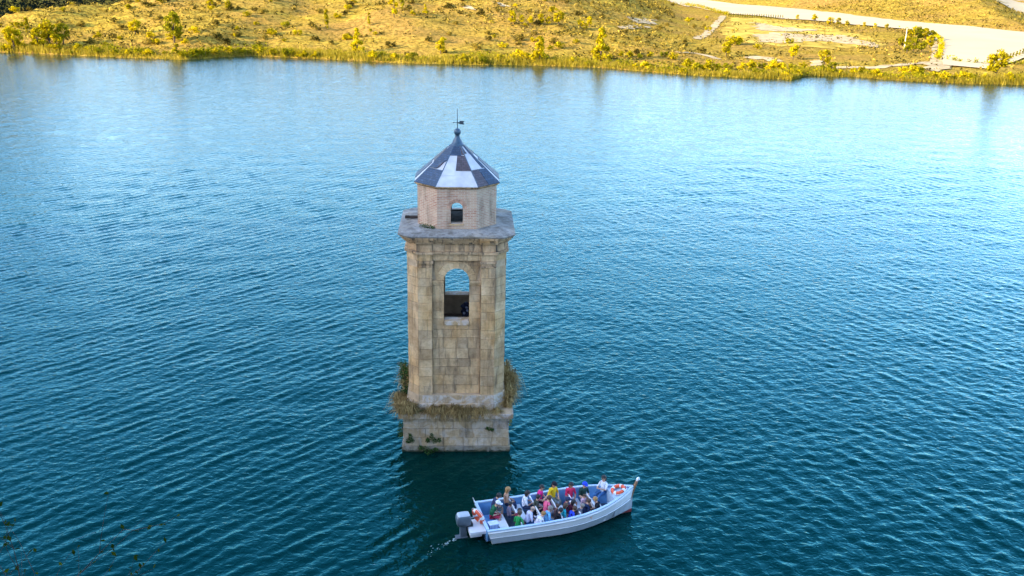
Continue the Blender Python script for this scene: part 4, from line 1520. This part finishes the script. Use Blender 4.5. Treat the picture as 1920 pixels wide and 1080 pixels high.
hull = MB()
secs = [section(a) for a in ST]
for sd in (1, -1):
    vv = [(p[0], p[1] * sd, p[2]) for s_ in secs for p in s_]
    k = len(secs[0])
    for i in range(len(ST) - 1):
        for j in range(k - 1):
            q = (i * k + j, (i + 1) * k + j, (i + 1) * k + j + 1, i * k + j + 1)
            hull.add([vv[x] for x in (q if sd > 0 else q[::-1])], [(0, 1, 2, 3)], {0: 0, 1: 0, 2: 2, 3: 1, 4: 1, 5: 3}[j])
    s0 = secs[0]
    for j in range(k - 1):
        hull.add([(s0[j][0], 0, s0[j][2]), (s0[j][0], s0[j][1] * sd, s0[j][2]), (s0[j + 1][0], s0[j + 1][1] * sd, s0[j + 1][2]), (s0[j + 1][0], 0, s0[j + 1][2])], [(0, 1, 2, 3)])
hull.build('hull', [WHITE, MAT['hull_shade_grey'], MAT['hull_shade_grey'], RED], boat)
def lo_(a):
    t = max(0, (a - 3.6) / (BLEN - 3.6))
    return 0.86 - 0.30 * t


def fz(a):
    t = max(0, (a - 3.6) / (BLEN - 3.6))
    return 0.16 + 0.62 * t ** 3


inn = MB()
for sd in (1, -1):
    for i in range(len(ST) - 1):
        a, b_ = ST[i], ST[i + 1]
        if i == 0:
            a = 0.06
        ba, bb = max(0.02, hb(a) - 0.09), max(0.02, hb(b_) - 0.09)
        za, zb = sheer(a) - 0.01, sheer(b_) - 0.01
        inn.add([(a, ba * sd, za), (b_, bb * sd, zb), (b_, bb * lo_(b_) * sd, fz(b_)), (a, ba * lo_(a) * sd, fz(a))], [(0, 1, 2, 3)])
inn.add([(0.06, 1.15, 0.80), (0.06, -1.15, 0.80), (0.06, -1.05, 0.16), (0.06, 1.05, 0.16)], [(0, 1, 2, 3)])
inn.build('inner_lining', BLUE, boat)
fl = MB()
fl.add([(a, hb(a) * (lo_(a) - 0.03) * sd, fz(a) + 0.005) for a in ST for sd in (1, -1)], [(2 * i, 2 * i + 1, 2 * i + 3, 2 * i + 2) for i in range(len(ST) - 1)])
fl.build('deck_floor', plain('dark_deck', (0.05, 0.08, 0.12), 0.8, 0.3, 4), boat)
for sd in (1, -1):
    g = MB()
    for i in range(len(ST) - 1):
        a, b_ = ST[i], ST[i + 1]
        o0, o1 = hb(a) + 0.03, hb(b_) + 0.03
        n0, n1 = max(0.005, hb(a) - 0.10), max(0.005, hb(b_) - 0.10)
        za, zb = sheer(a), sheer(b_)
        top = [(a, o0 * sd, za + .035), (b_, o1 * sd, zb + .035), (b_, n1 * sd, zb + .035), (a, n0 * sd, za + .035)]
        low = [(x, y, z - 0.05) for x, y, z in top]
        g.add(top + low, [(0, 1, 2, 3), (7, 6, 5, 4), (0, 4, 5, 1), (2, 6, 7, 3)] + ([(3, 7, 4, 0)] if i == 0 else []))
    g.build('gunwale', PALEB, boat)
MB().box(-0.02, 0.12, -1.15, 1.15, 0.80, 0.86).build('transom_cap', PALEB, boat)
for sd in (1, -1):
    for j_, r_ in ((1, 0.022), (3, 0.02)):
        MB().tube([(p[0], (p[1] + 0.008) * sd, p[2]) for p in (s_[j_] for s_ in secs[:-1])], r_, 6).build('rub_rail', WHITE, boat, True)
# bow deck and stem post
bd = MB()
bs = [6.25, 6.6, 6.95, 7.2, BLEN]
bd.add([(a, (hb(a) - 0.06) * sd if hb(a) > 0.08 else 0.02 * sd, sheer(a) - 0.06) for a in bs for sd in (1, -1)], [(2 * i, 2 * i + 1, 2 * i + 3, 2 * i + 2) for i in range(len(bs) - 1)])
bd.add([(6.25, (hb(6.25) - .1) * sd, z) for z in (sheer(6.25) - 0.062, 0.17) for sd in (1, -1)], [(0, 1, 3, 2)])
bd.build('bow_deck', PALEB, boat)
sp = MB().tube([(7.16, 0, 0.25), (7.30, 0, 0.9), (7.42, 0, 1.35), (7.56, 0, 1.66)], [0.06, 0.07, 0.075, 0.055], 8).build('stem_post', plain('varnished_wood', (0.25, 0.12, 0.05), 0.5, 0.2, 6), boat, True)
MB().tube([(7.53, 0, 1.6), (7.58, 0, 1.72), (7.60, 0, 1.78)], [0.07, 0.085, 0.05], 8).build('post_cap', WHITE, sp, True)
# benches
for a, z0 in ((0.95, 0.5), (1.95, 0.5), (2.95, 0.5), (3.85, 0.5), (4.75, 0.52), (5.6, 0.54)):
    w_ = hb(a) - 0.16
    be = MB().box(a - 0.20, a + 0.20, -w_, w_, z0 - 0.05, z0).box(a - 0.16, a + 0.16, -w_ + 0.1, -w_ + 0.16, 0.17, z0 - 0.05).box(a - 0.16, a + 0.16, w_ - 0.16, w_ - 0.1, 0.17, z0 - 0.05).build('bench', WHITE, boat)
    if a > 1.2:
        M4 = Matrix.Translation((a - 0.21, 0, z0)) @ Matrix.Rotation(R(-14), 4, 'Y')
        MB().box(-0.05, 0.0, -w_ + 0.05, w_ - 0.05, 0.02, 0.42, M4).build('backrest', WHITE, be)
MB().box(0.15, 0.62, -1.05, 0.55, 0.44, 0.5).box(0.2, 0.55, -0.95, -0.89, 0.17, 0.44).box(0.2, 0.55, 0.45, 0.5, 0.17, 0.44).build('stern_seat', BLUE, boat)
# stern bracket and outboard
br_ = MB().box(-0.66, 0.16, -0.80, 0.25, 0.42, 0.56).box(-0.62, -0.1, -0.70, 0.15, 0.25, 0.42)
br_.build('stern_bracket', WHITE, boat)
rail = MB().tube([(-0.03, 0.62, 0.84), (-0.10, 0.62, 1.15), (-0.10, 1.08, 1.15), (-0.03, 1.08, 0.84)], 0.022, 7)
rail.build('stern_rail', plain('steel_rail', (0.6, 0.62, 0.63), 0.3, 0.1, 5, 0, 0.5, 0.6), boat, True)
GREY_M = plain('outboard_grey', (0.10, 0.13, 0.16), 0.35, 0.12, 6)
mo = MB()


def rr(hx, hy, r_, n=4, cx=0.0, cy=0.0):
    out = []
    for (sx_, sy_, a0) in ((1, -1, -90), (1, 1, 0), (-1, 1, 90), (-1, -1, 180)):
        for i in range(n + 1):
            a = R(a0 + 90 * i / n)
            out.append((cx + sx_ * (hx - r_) + r_ * math.cos(a), cy + sy_ * (hy - r_) + r_ * math.sin(a)))
    return out


cx_, cy_ = -0.84, -0.18
rows_ = [(0.62, 0.20, 0.17), (0.70, 0.30, 0.23), (0.92, 0.33, 0.25), (1.08, 0.31, 0.235), (1.17, 0.26, 0.20), (1.20, 0.18, 0.14)]
vv, ff = [], []
for z, hx, hy in rows_:
    vv += [(x, y, z) for x, y in rr(hx, hy, 0.09, 4, cx_, cy_)]
k = 20
for i in range(len(rows_) - 1):
    ff += [(i * k + j, i * k + (j + 1) % k, (i + 1) * k + (j + 1) % k, (i + 1) * k + j) for j in range(k)]
ff += [tuple(range(k - 1, -1, -1)), tuple((len(rows_) - 1) * k + j for j in range(k))]
mo.add(vv, ff)
motor = mo.build('outboard_motor', GREY_M, boat, True)
MB().prism(rr(0.27, 0.21, 0.08, 4, cx_, cy_), 1.165, 1.215, rr(0.20, 0.15, 0.08, 4, cx_, cy_)).build('cowling_top', plain('outboard_white', (0.42, 0.46, 0.50), 0.3, 0.08, 5), motor)
MB().prism(rr(0.14, 0.09, 0.05, 3, cx_, cy_), -0.5, 0.64, rr(0.17, 0.12, 0.05, 3, cx_, cy_)).build('drive_leg', GREY_M, motor)
MB().box(cx_ + 0.1, cx_ + 0.42, cy_ - 0.13, cy_ + 0.13, 0.34, 0.70).build('clamp', DARK, motor)
MB().box(cx_ - 0.35, cx_ + 0.18, cy_ - 0.15, cy_ + 0.15, 0.03, 0.05).build('cavitation_plate', GREY_M, motor)
pr_ = MB()
for k in range(3):
    pr_.box(-0.02, 0.02, 0.03, 0.19, -0.05, 0.05, Matrix.Translation((cx_ - 0.28, cy_, -0.35)) @ Matrix.Rotation(k * 2.094, 4, 'X') @ Matrix.Rotation(0.5, 4, 'Y'))
pr_.tube([(cx_ - 0.36, cy_, -0.35), (cx_ - 0.1, cy_, -0.35)], [0.03, 0.05], 8)
pr_.build('propeller', DARK, motor)
MB().tube([(cx_ + 0.3, cy_ + 0.05, 0.88), (cx_ + 0.62, cy_ + 0.1, 0.92), (cx_ + 0.85, cy_ + 0.12, 0.9)], [0.03, 0.025, 0.02], 7).build('tiller', MAT['hull_shade_grey'], motor, True)


# life rings
ORANGE = plain('ring_orange', (0.72, 0.10, 0.035), 0.5, 0.1, 6)


def life_ring(label, M, Rm=0.27, r=0.075):
    o = thing('life_ring', label, 'life ring')
    o.matrix_world = BM @ M
    n, k = 32, 10

    def tor(r_, a0, a1, m_):
        mb = MB()
        vv = []
        for i in range(m_ + 1):
            t = a0 + (a1 - a0) * i / m_
            for j in range(k):
                q = 2 * math.pi * j / k
                rr_ = Rm + r_ * math.cos(q)
                vv.append((rr_ * math.cos(t), rr_ * math.sin(t), r_ * math.sin(q)))
        mb.add(vv, [(i * k + j, (i + 1) * k + j, (i + 1) * k + (j + 1) % k, i * k + (j + 1) % k) for i in range(m_) for j in range(k)])
        return mb
    tor(r, 0, 2 * math.pi, n).build('ring', ORANGE, o, True)
    for q in range(4):
        a = q * math.pi / 2 + 0.4
        tor(r + 0.006, a - 0.2, a + 0.2, 5).build('band', WHITE, o, True)
    rp = MB()
    for q in range(4):
        a0 = q * math.pi / 2 + 0.4
        rp.tube([((Rm + r + 0.02 + 0.03 * math.sin(math.pi * i / 6)) * math.cos(a0 + i * math.pi / 12), (Rm + r + 0.02 + 0.03 * math.sin(math.pi * i / 6)) * math.sin(a0 + i * math.pi / 12), 0) for i in range(7)], 0.012, 5)
    rp.build('grab_rope', WHITE, o, True)
    return o


life_ring('orange life ring with pale bands lying on the bow deck', Matrix.Translation((6.62, 0.02, sheer(6.6) + 0.05)) @ Matrix.Rotation(R(-16), 4, 'Y') @ Rz(0.3), 0.275, 0.085)
life_ring('orange life ring leaning upright against the stern beside the motor', Matrix.Translation((-0.13, -0.12, 0.92)) @ Rz(R(24)) @ Matrix.Rotation(R(72), 4, 'Y') @ Rz(0.9), 0.29, 0.10)

bx = thing('crate', 'ridged blue and white plastic crate on the stern seat of the boat', 'crate')
bx.matrix_world = BM @ Matrix.Translation((0.40, -0.72, 0.502)) @ Rz(0.1)
CR1 = plain('crate_white', (0.55, 0.62, 0.75), 0.5, 0.1, 6)
CR2 = plain('crate_blue', (0.10, 0.20, 0.48), 0.5, 0.1, 6)
MB().box(-0.2, 0.2, -0.15, 0.15, 0, 0.34).build('tub', CR2, bx)
for k in range(6):
    for sd in (-1, 1):
        MB().box(-0.19 + k * 0.068, -0.155 + k * 0.068, sd * 0.155 - 0.012, sd * 0.155 + 0.012, 0.02, 0.32).build('rib', CR1, bx)
MB().box(-0.215, 0.215, -0.17, 0.17, 0.34, 0.385).build('lid', CR1, bx)


# ------------------------------------------------------------------ passengers
SKINS = [plain('skin_light', (0.60, 0.34, 0.23), 0.6, 0.08, 9), plain('skin_tan', (0.46, 0.24, 0.15), 0.6, 0.08, 9)]
HAIRS = {'black': plain('hair_black', (0.012, 0.010, 0.010), 0.6, 0.3, 20), 'brown': plain('hair_brown', (0.07, 0.035, 0.018), 0.6, 0.3, 20),
         'blond': plain('hair_blond', (0.34, 0.18, 0.06), 0.6, 0.3, 20), 'grey': plain('hair_grey', (0.22, 0.19, 0.16), 0.6, 0.3, 20)}
EYE = plain('eye_dark', (0.01, 0.01, 0.012), 0.3, 0.1, 9)
LIP = plain('lip', (0.36, 0.13, 0.11), 0.5, 0.1, 9)
_cl = {}


def cloth(c):
    if c not in _cl:
        _cl[c] = plain('cloth_%d' % len(_cl), c, 0.85, 0.18, 7, 0.25, 0.2)
    return _cl[c]


PENDING = []


def person(label, along, lat, seat_z, face_deg, shirt, pants, hair='brown', skin=0, lean=0.0, arms='lap', cap=None, sleeves=False, long_pants=True,
           glasses=False, long_hair=False, size=1.0, twist=0.0, bald=False):
    J, E, seg = [], [], []

    def j(p, r, parent=None, s=None):
        J.append((Vector(p), r))
        if parent is not None:
            E.append((parent, len(J) - 1))
            seg.append((parent, len(J) - 1, s))
        return len(J) - 1
    ln = Matrix.Translation((0, 0, 0.1)) @ Matrix.Rotation(R(lean), 4, 'Y') @ Matrix.Translation((0, 0, -0.1))

    def up(p):
        return ln @ Vector(p)
    pel = j((0, 0, 0.10), 0.135)
    wst = j(up((0.0, 0, 0.27)), 0.118, pel, 'shirt')
    che = j(up((0.0, 0, 0.44)), 0.142, wst, 'shirt')
    nk0 = j(up((0.0, 0, 0.555)), 0.085, che, 'shirt')
    nck = j(up((0.02, 0, 0.62)), 0.055, nk0, 'skin')
    hd0 = j(up((0.045, 0, 0.70)), 0.078, nck, 'skin')
    hd1 = j(up((0.045, 0, 0.78)), 0.095, hd0, 'skin')
    j(up((0.04, 0, 0.85)), 0.07, hd1, 'skin')
    hands = []
    for sd in (1, -1):
        sh = j(up((-0.005, 0.165 * sd, 0.515)), 0.066, nk0, 'shirt')
        if arms == 'lap' or (arms == 'right' and sd > 0) or (arms == 'left' and sd < 0):
            el, wr = up((0.06, 0.235 * sd, 0.27)), Vector((0.27, 0.12 * sd, 0.22))
        elif arms == 'front':
            el, wr = up((0.13, 0.225 * sd, 0.30)), up((0.34, 0.08 * sd, 0.38))
        elif arms == 'back':
            el, wr = up((-0.14, 0.23 * sd, 0.29)), Vector((-0.2, 0.26 * sd, 0.06))
        elif arms == 'cross':
            el, wr = up((0.10, 0.23 * sd, 0.29)), up((0.20, -0.04 * sd, 0.30 + 0.04 * sd))
        else:                                       # one arm stretched out to the side, resting on a rail
            el, wr = up((0.10, 0.36 * sd, 0.36)), up((0.16, 0.60 * sd, 0.30))
        e_ = j(el, 0.044, sh, 'shirt')
        w_ = j(wr, 0.031, e_, 'sleeve')
        d = (wr - el).normalized()
        h_ = j(wr + d * 0.065, 0.036, w_, 'skin')
        hands.append((wr + d * 0.06, d, sd))
        hp = j((0.03, 0.085 * sd, 0.095), 0.095, pel, 'pants')
        kn = j((0.43, 0.11 * sd * (1.3 if twist else 1), 0.10), 0.064, hp, 'pants')
        an = j((0.44, 0.10 * sd, -0.30), 0.044, kn, 'shin')
        j((0.58, 0.105 * sd, -0.345), 0.036, an, 'shoe')
    me = bpy.data.meshes.new('skeleton')
    me.from_pydata([p for p, r in J], E, [])
    o = bpy.data.objects.new('skeleton', me)
    COL.objects.link(o)
    md = o.modifiers.new('skin', 'SKIN')
    md.use_smooth_shade = True
    sv = me.skin_vertices[0].data if len(me.skin_vertices) else None
    if sv is None:
        me.skin_vertices.new(name='skin') if hasattr(me.skin_vertices, 'new') else None
        sv = me.skin_vertices[0].data
    for i, (p, r) in enumerate(J):
        sv[i].radius = (r, r)
        sv[i].use_root = (i == pel)
    o.modifiers.new('sub', 'SUBSURF').levels = 1
    o.modifiers['sub'].render_levels = 1
    PENDING.append((o, J, seg, hands, dict(label=label, along=along, lat=lat, seat_z=seat_z, face=face_deg, shirt=shirt, pants=pants, hair=hair, skin=skin, up=up,
                                           cap=cap, sleeves=sleeves, long_pants=long_pants, glasses=glasses, long_hair=long_hair, size=size, bald=bald)))


NAVY, WHT, GRN, DGRN, PINK, SALM, RED_, YEL = (0.03, 0.045, 0.10), (0.72, 0.72, 0.78), (0.02, 0.26, 0.07), (0.015, 0.11, 0.05), (0.75, 0.03, 0.22), (0.78, 0.13, 0.24), (0.72, 0.035, 0.11), (0.80, 0.52, 0.02)
BLK, JEAN, TURQ, ROY, LBL, MAR, LIL, TAN = (0.015, 0.015, 0.02), (0.05, 0.14, 0.32), (0.03, 0.40, 0.45), (0.03, 0.07, 0.55), (0.16, 0.42, 0.70), (0.16, 0.02, 0.05), (0.60, 0.60, 0.78), (0.45, 0.26, 0.17)
G = (0.15, 0.17, 0.16)
S0 = 0.52
person('person in navy top and sunglasses seated at the far side of the stern', 0.72, 0.75, 0.60, -20, NAVY, G, 'black', 0, 22, 'lap', None, True, False, True)
person('person in dark green shirt and white cap near the stern, with red shorts', 0.52, 0.28, 0.54, -25, DGRN, (0.5, 0.04, 0.08), 'grey', 0, 24, 'lap', WHT, False, False)
person('person with auburn hair in sleeveless tan top at the far side near the stern', 1.42, 0.95, 0.62, -8, TAN, NAVY, 'blond', 1, 5, 'lap', None, False, True, False, True)
person('dark haired person half hidden behind the white bench near the stern', 1.36, 0.18, 0.44, -5, (0.18, 0.16, 0.22), NAVY, 'black', 1, 4, 'lap', None, False, True, False, False, 0.86)
person('person in maroon top low down behind the one in bright green', 1.52, -0.55, 0.46, 10, MAR, BLK, 'black', 0, 10, 'lap', None, False, False, False, False, 0.9)
person('person in bright green shirt at the near side with back turned', 1.50, -0.86, 0.46, 40, GRN, MAR, 'brown', 0, 8, 'lap', None, False, True, False, False, 0.95)
person('person in white shirt with black tied hair and mask at the far side', 2.18, 0.62, 0.54, -12, WHT, NAVY, 'black', 1, 12, 'front', None, False, True, False, True)
person('bald person in a white and lilac shirt looking down', 1.95, -0.62, 0.50, 8, LIL, JEAN, 'grey', 0, 24, 'cross', None, False, True, False, False, 1.0, 0, True)
person('blond person in white shirt leaning over the near side with an arm on the rail', 2.30, -0.84, 0.42, 6, WHT, WHT, 'blond', 0, 34, 'rail' if False else 'left', None, True, True, False, False, 0.92)
person('person in magenta shirt at the far side with short dark hair', 3.04, 0.92, 0.56, -35, PINK, BLK, 'black', 0, 6, 'lap')
person('person in yellow sleeveless top and dark cap at the far side', 3.72, 0.98, 0.60, -70, YEL, G, 'black', 0, 4, 'right', BLK, False, True, True, True)
person('person in salmon pink shirt sitting in the middle of the boat', 3.02, -0.10, 0.52, 18, SALM, WHT, 'brown', 0, 14, 'lap')
person('grey haired person in light blue jacket at the near side', 2.85, -0.72, 0.46, 5, LBL, WHT, 'grey', 0, 14, 'lap', None, True, True, False, False, 0.95)
person('person in black top with bare arms on the near gunwale', 3.26, -0.88, 0.42, 10, BLK, NAVY, 'black', 0, 20, 'front', None, False, True, False, False, 0.92)
person('dark haired person in a turquoise top at the near side', 3.62, -0.62, 0.46, 6, TURQ, WHT, 'brown', 0, 15, 'lap', None, False, False, False, True, 0.92)
person('person in royal blue top at the near side in front of turquoise one', 3.92, -0.84, 0.42, 8, ROY, NAVY, 'brown', 1, 22, 'lap', None, True, True, False, False, 0.9)
person('person in dark navy cap and maroon top in the middle of the boat', 3.92, -0.18, 0.48, -30, (0.22, 0.02, 0.06), NAVY, 'black', 0, 8, 'front', NAVY, True, True, False, False, 0.95)
person('curly dark haired person in a crimson shirt and white shorts at the far side', 4.52, 0.80, 0.58, -85, RED_, WHT, 'black', 1, 4, 'lap', None, False, False, False, True)
person('person in dark green shirt and royal blue cap at the far side', 5.12, 0.66, 0.60, -80, (0.02, 0.06, 0.05), G, 'brown', 0, 6, 'lap', ROY, False, False)
person('child in pale pink sitting between the two white benches', 4.98, 0.25, 0.46, -60, (0.6, 0.38, 0.45), NAVY, 'brown', 0, 6, 'lap', None, True, True, False, False, 0.72)
person('person in dark navy crouching at the near side between the white benches', 4.72, -0.55, 0.46, 20, (0.02, 0.035, 0.09), NAVY, 'brown', 0, 22, 'lap', None, False, True, False, False, 0.92)
person('person in a black top with blond hair reaching to the near gunwale', 5.42, -0.66, 0.52, 150, BLK, BLK, 'blond', 0, 12, 'left', None, False, True, False, False, 0.95)
person('person in a white shirt, blue jeans and sunglasses sitting at the bow', 6.12, 0.62, 0.78, -150, (0.66, 0.70, 0.76), JEAN, 'black', 0, -2, 'front', None, False, True, True, True)

person('person in dark olive top between the white masked one and the magenta shirt', 2.62, 0.25, 0.50, 0, (0.05, 0.06, 0.045), BLK, 'black', 0, 10, 'lap', None, False, True, False, False, 0.95)
person('dark clothed person beside the navy cap in the middle of the boat', 4.12, -0.42, 0.46, 5, (0.10, 0.02, 0.04), NAVY, 'black', 0, 10, 'lap', None, False, True, False, True, 0.9)
person('small brown haired child behind the turquoise top', 3.42, -0.42, 0.46, 10, (0.10, 0.06, 0.06), BLK, 'brown', 0, 6, 'lap', None, False, True, False, False, 0.78)
person('person in grey top low beside the second white bench from the bow', 4.34, -0.72, 0.42, 12, (0.12, 0.12, 0.14), NAVY, 'grey', 0, 22, 'lap', None, True, True, False, False, 0.88)
dg = bpy.context.evaluated_depsgraph_get()
dg.update()
for o, J, seg, hands, k in PENDING:
    me = bpy.data.meshes.new_from_object(o.evaluated_get(dg))
    root = thing('person', k['label'], 'person', (0, 0, 0), 0, 'passengers in the boat')
    root.matrix_world = BM @ Matrix.Translation((k['along'], k['lat'], k['seat_z'])) @ Rz(R(k['face'])) @ Matrix.Scale(k['size'] * 1.08, 4)
    sk = SKINS[k['skin']]
    me.materials.clear()
    for mt in (sk, cloth(k['shirt']), cloth(k['pants']), DARK):
        me.materials.append(mt)
    A = np.array([J[a][0][:] for a, b_, s_ in seg])
    B = np.array([J[b_][0][:] for a, b_, s_ in seg])
    ra = np.array([J[a][1] for a, b_, s_ in seg])
    rb_ = np.array([J[b_][1] for a, b_, s_ in seg])
    AB = B - A
    L2 = (AB ** 2).sum(1)
    code = {'shirt': 1, 'skin': 0, 'pants': 2, 'shoe': 3, 'sleeve': 1 if k['sleeves'] else 0, 'shin': 2 if k['long_pants'] else 0}
    for p in me.polygons:
        c = np.array(p.center[:])
        t = np.clip(((c - A) * AB).sum(1) / L2, 0, 1)
        d = np.sqrt((((A + AB * t[:, None]) - c) ** 2).sum(1)) - (ra + (rb_ - ra) * t) * 0.9
        i = int(np.argmin(d))
        p.material_index = code[seg[i][2]]
        p.use_smooth = True
    # fingers and thumb, grown from each palm, join the body mesh
    fm = MB()
    for hp, d, sd in hands:
        side_v = d.cross(Vector((0, 0, 1)))
        if side_v.length < 0.1:
            side_v = Vector((0, 1, 0))
        side_v.normalize()
        dn = Vector((0, 0, -1))
        for q, (off, ln_) in enumerate(((-0.026, 0.062), (-0.009, 0.075), (0.009, 0.072), (0.026, 0.055))):
            b0 = hp + side_v * off + d * 0.015
            fm.tube([b0, b0 + d * ln_ * 0.6 + dn * 0.006, b0 + d * ln_ * 0.95 + dn * 0.028], [0.0105, 0.0095, 0.007], 6)
        th0 = hp + side_v * 0.03 * sd - d * 0.02
        fm.tube([th0, th0 + side_v * 0.028 * sd + d * 0.025, th0 + side_v * 0.03 * sd + d * 0.055 + dn * 0.01], [0.012, 0.011, 0.008], 6)
    up = k['up']
    rot = (up((1, 0, 0)) - up((0, 0, 0)))
    Mh = Matrix.Translation(up((0.045, 0, 0.775))) @ Matrix.Rotation(math.atan2(-rot.z, rot.x), 4, 'Y')
    fm.ell(Mh @ Vector((0.104, 0, -0.015)), (0.02, 0.014, 0.022), 8, 6)                      # nose
    for sd in (1, -1):
        fm.ell(Mh @ Vector((-0.005, 0.093 * sd, -0.01)), (0.018, 0.010, 0.028), 8, 6)         # ears
    base = len(me.vertices)
    bmv = [v.co[:] for v in me.vertices] + fm.v
    bmf = [tuple(p.vertices) for p in me.polygons] + [tuple(i + base for i in f) for f in fm.f]
    mi = [p.material_index for p in me.polygons] + [0] * len(fm.f)
    nm = bpy.data.meshes.new('body')
    nm.from_pydata(bmv, [], bmf)
    for mt in me.materials:
        nm.materials.append(mt)
    nm.polygons.foreach_set('material_index', mi)
    nm.polygons.foreach_set('use_smooth', [True] * len(mi))
    link('body', nm, root)
    ey = MB()
    for sd in (1, -1):
        ey.ell(Mh @ Vector((0.086, 0.034 * sd, 0.008)), (0.012, 0.014, 0.009), 8, 6)
    ey.build('eyes', EYE, root, True)
    MB().ell(Mh @ Vector((0.086, 0, -0.058)), (0.012, 0.026, 0.008), 8, 6).build('mouth', LIP, root, True)
    if k['glasses']:
        gl = MB()
        for sd in (1, -1):
            gl.ell(Mh @ Vector((0.098, 0.037 * sd, 0.010)), (0.010, 0.034, 0.024), 8, 6)
            gl.tube([Mh @ Vector((0.09, 0.068 * sd, 0.012)), Mh @ Vector((0.0, 0.098 * sd, 0.012))], 0.005, 5)
        gl.build('sunglasses', EYE, root, True)

    def loc_keep(low):
        inv = Mh.inverted()

        def f(c):
            q = inv @ c
            return q.z > 0.035 or q.x < 0.01 and q.z > low
        return f
    if not k['bald']:
        hm = MB()
        hm.ell(Mh @ Vector((-0.006, 0, 0.018)), (0.116, 0.112, 0.112), 16, 12, None, loc_keep(-0.065))
        if k['long_hair']:
            hm.ell(Mh @ Vector((-0.065, 0, -0.06)), (0.065, 0.105, 0.16), 12, 9)
        hm.build('hair', HAIRS[k['hair']], root, True)
    else:
        MB().ell(Mh @ Vector((-0.01, 0, -0.005)), (0.105, 0.104, 0.085), 16, 12, None, lambda c: (Mh.inverted() @ c).z < 0.02 and (Mh.inverted() @ c).x < -0.01).build('hair', HAIRS['grey'], root, True)
    if k['cap']:
        cm_ = MB()
        cm_.ell(Mh @ Vector((-0.004, 0, 0.03)), (0.125, 0.120, 0.115), 16, 12, None, lambda c: (Mh.inverted() @ c).z > 0.035)
        cm_.ell(Mh @ Vector((0.12, 0, 0.045)), (0.085, 0.085, 0.010), 14, 6)
        cm_.build('cap', cloth(k['cap']), root, True)
    bpy.data.objects.remove(o, do_unlink=True)

# wash behind the propeller
fo = MB()
rf_ = random.Random(8)
for i in range(34):
    t = rf_.random() ** 1.5
    p = BM @ Vector((-1.15 - 1.5 * t, -0.2 - 0.9 * t + rf_.gauss(0, 0.05 + 0.12 * t), 0.0))
    r_ = rf_.uniform(0.008, 0.032) * (1.2 - 0.7 * t)
    fo.ell((p.x, p.y, 0.008), (r_ * rf_.uniform(1.5, 3.5), r_ * 0.8, 0.014), 7, 4, Rz(rf_.uniform(0.2, 0.9)))
tag(fo.build('foam', MAT['foam'], None, True), 'white wash trailing from the outboard motor', 'foam', kind='stuff')

# ------------------------------------------------------------------ twigs of a bush on the near slope
rt = random.Random(17)
root_p = Vector((-4.95, 8.3, float(near_h(-4.95, 8.3))))
tg = thing('twiggy_bush', 'dark twiggy bush with sparse small leaves in the bottom left corner', 'bush', root_p)
tw_m, lv_m = MB(), MB()


def twig(p, d, L, r, depth):
    pts = [p]
    q = p.copy()
    dd_ = d.copy()
    for i in range(4):
        dd_ = (dd_ + Vector((rt.uniform(-.25, .25), rt.uniform(-.25, .25), rt.uniform(-.1, .2)))).normalized()
        q = q + dd_ * L / 4
        pts.append(q.copy())
        if depth > 0 and i > 0:
            for _ in range(2 if depth > 1 else 1):
                side_d = (dd_ + Vector((rt.uniform(-1, 1), rt.uniform(-1, 1), rt.uniform(-.2, .7)))).normalized()
                twig(q.copy(), side_d, L * 0.55, r * 0.5, depth - 1)
        if depth <= 1:
            for _ in range(2):
                if rt.random() < 0.65:
                    a = Vector((rt.uniform(-1, 1), rt.uniform(-1, 1), rt.uniform(-.5, .6))).normalized()
                    b2 = a.cross(Vector((rt.uniform(-1, 1), rt.uniform(-1, 1), 1))).normalized()
                    s_ = rt.uniform(0.016, 0.034)
                    c0 = q + a * s_ * 1.2
                    lv_m.add([c0 - a * s_ * 1.3, c0 + b2 * s_ * 0.7, c0 + a * s_ * 1.3, c0 - b2 * s_ * 0.7], [(0, 1, 2, 3)])
    tw_m.tube(pts, [r * (1 - 0.17 * i) for i in range(5)], 5)


for k in range(6):
    twig(Vector((0, 0, -0.1)), Vector((rt.uniform(-.25, .05), rt.uniform(-.15, .15), 1)).normalized(), rt.uniform(1.7, 2.8), 0.013, 2)
tw_m.build('branches', plain('twig_bark', (0.035, 0.028, 0.022), 0.9, 0.3, 8), tg)
lv_m.build('leaves', leaf_mat('near_leaves', (0.014, 0.03, 0.004), (0.06, 0.085, 0.008)), tg)
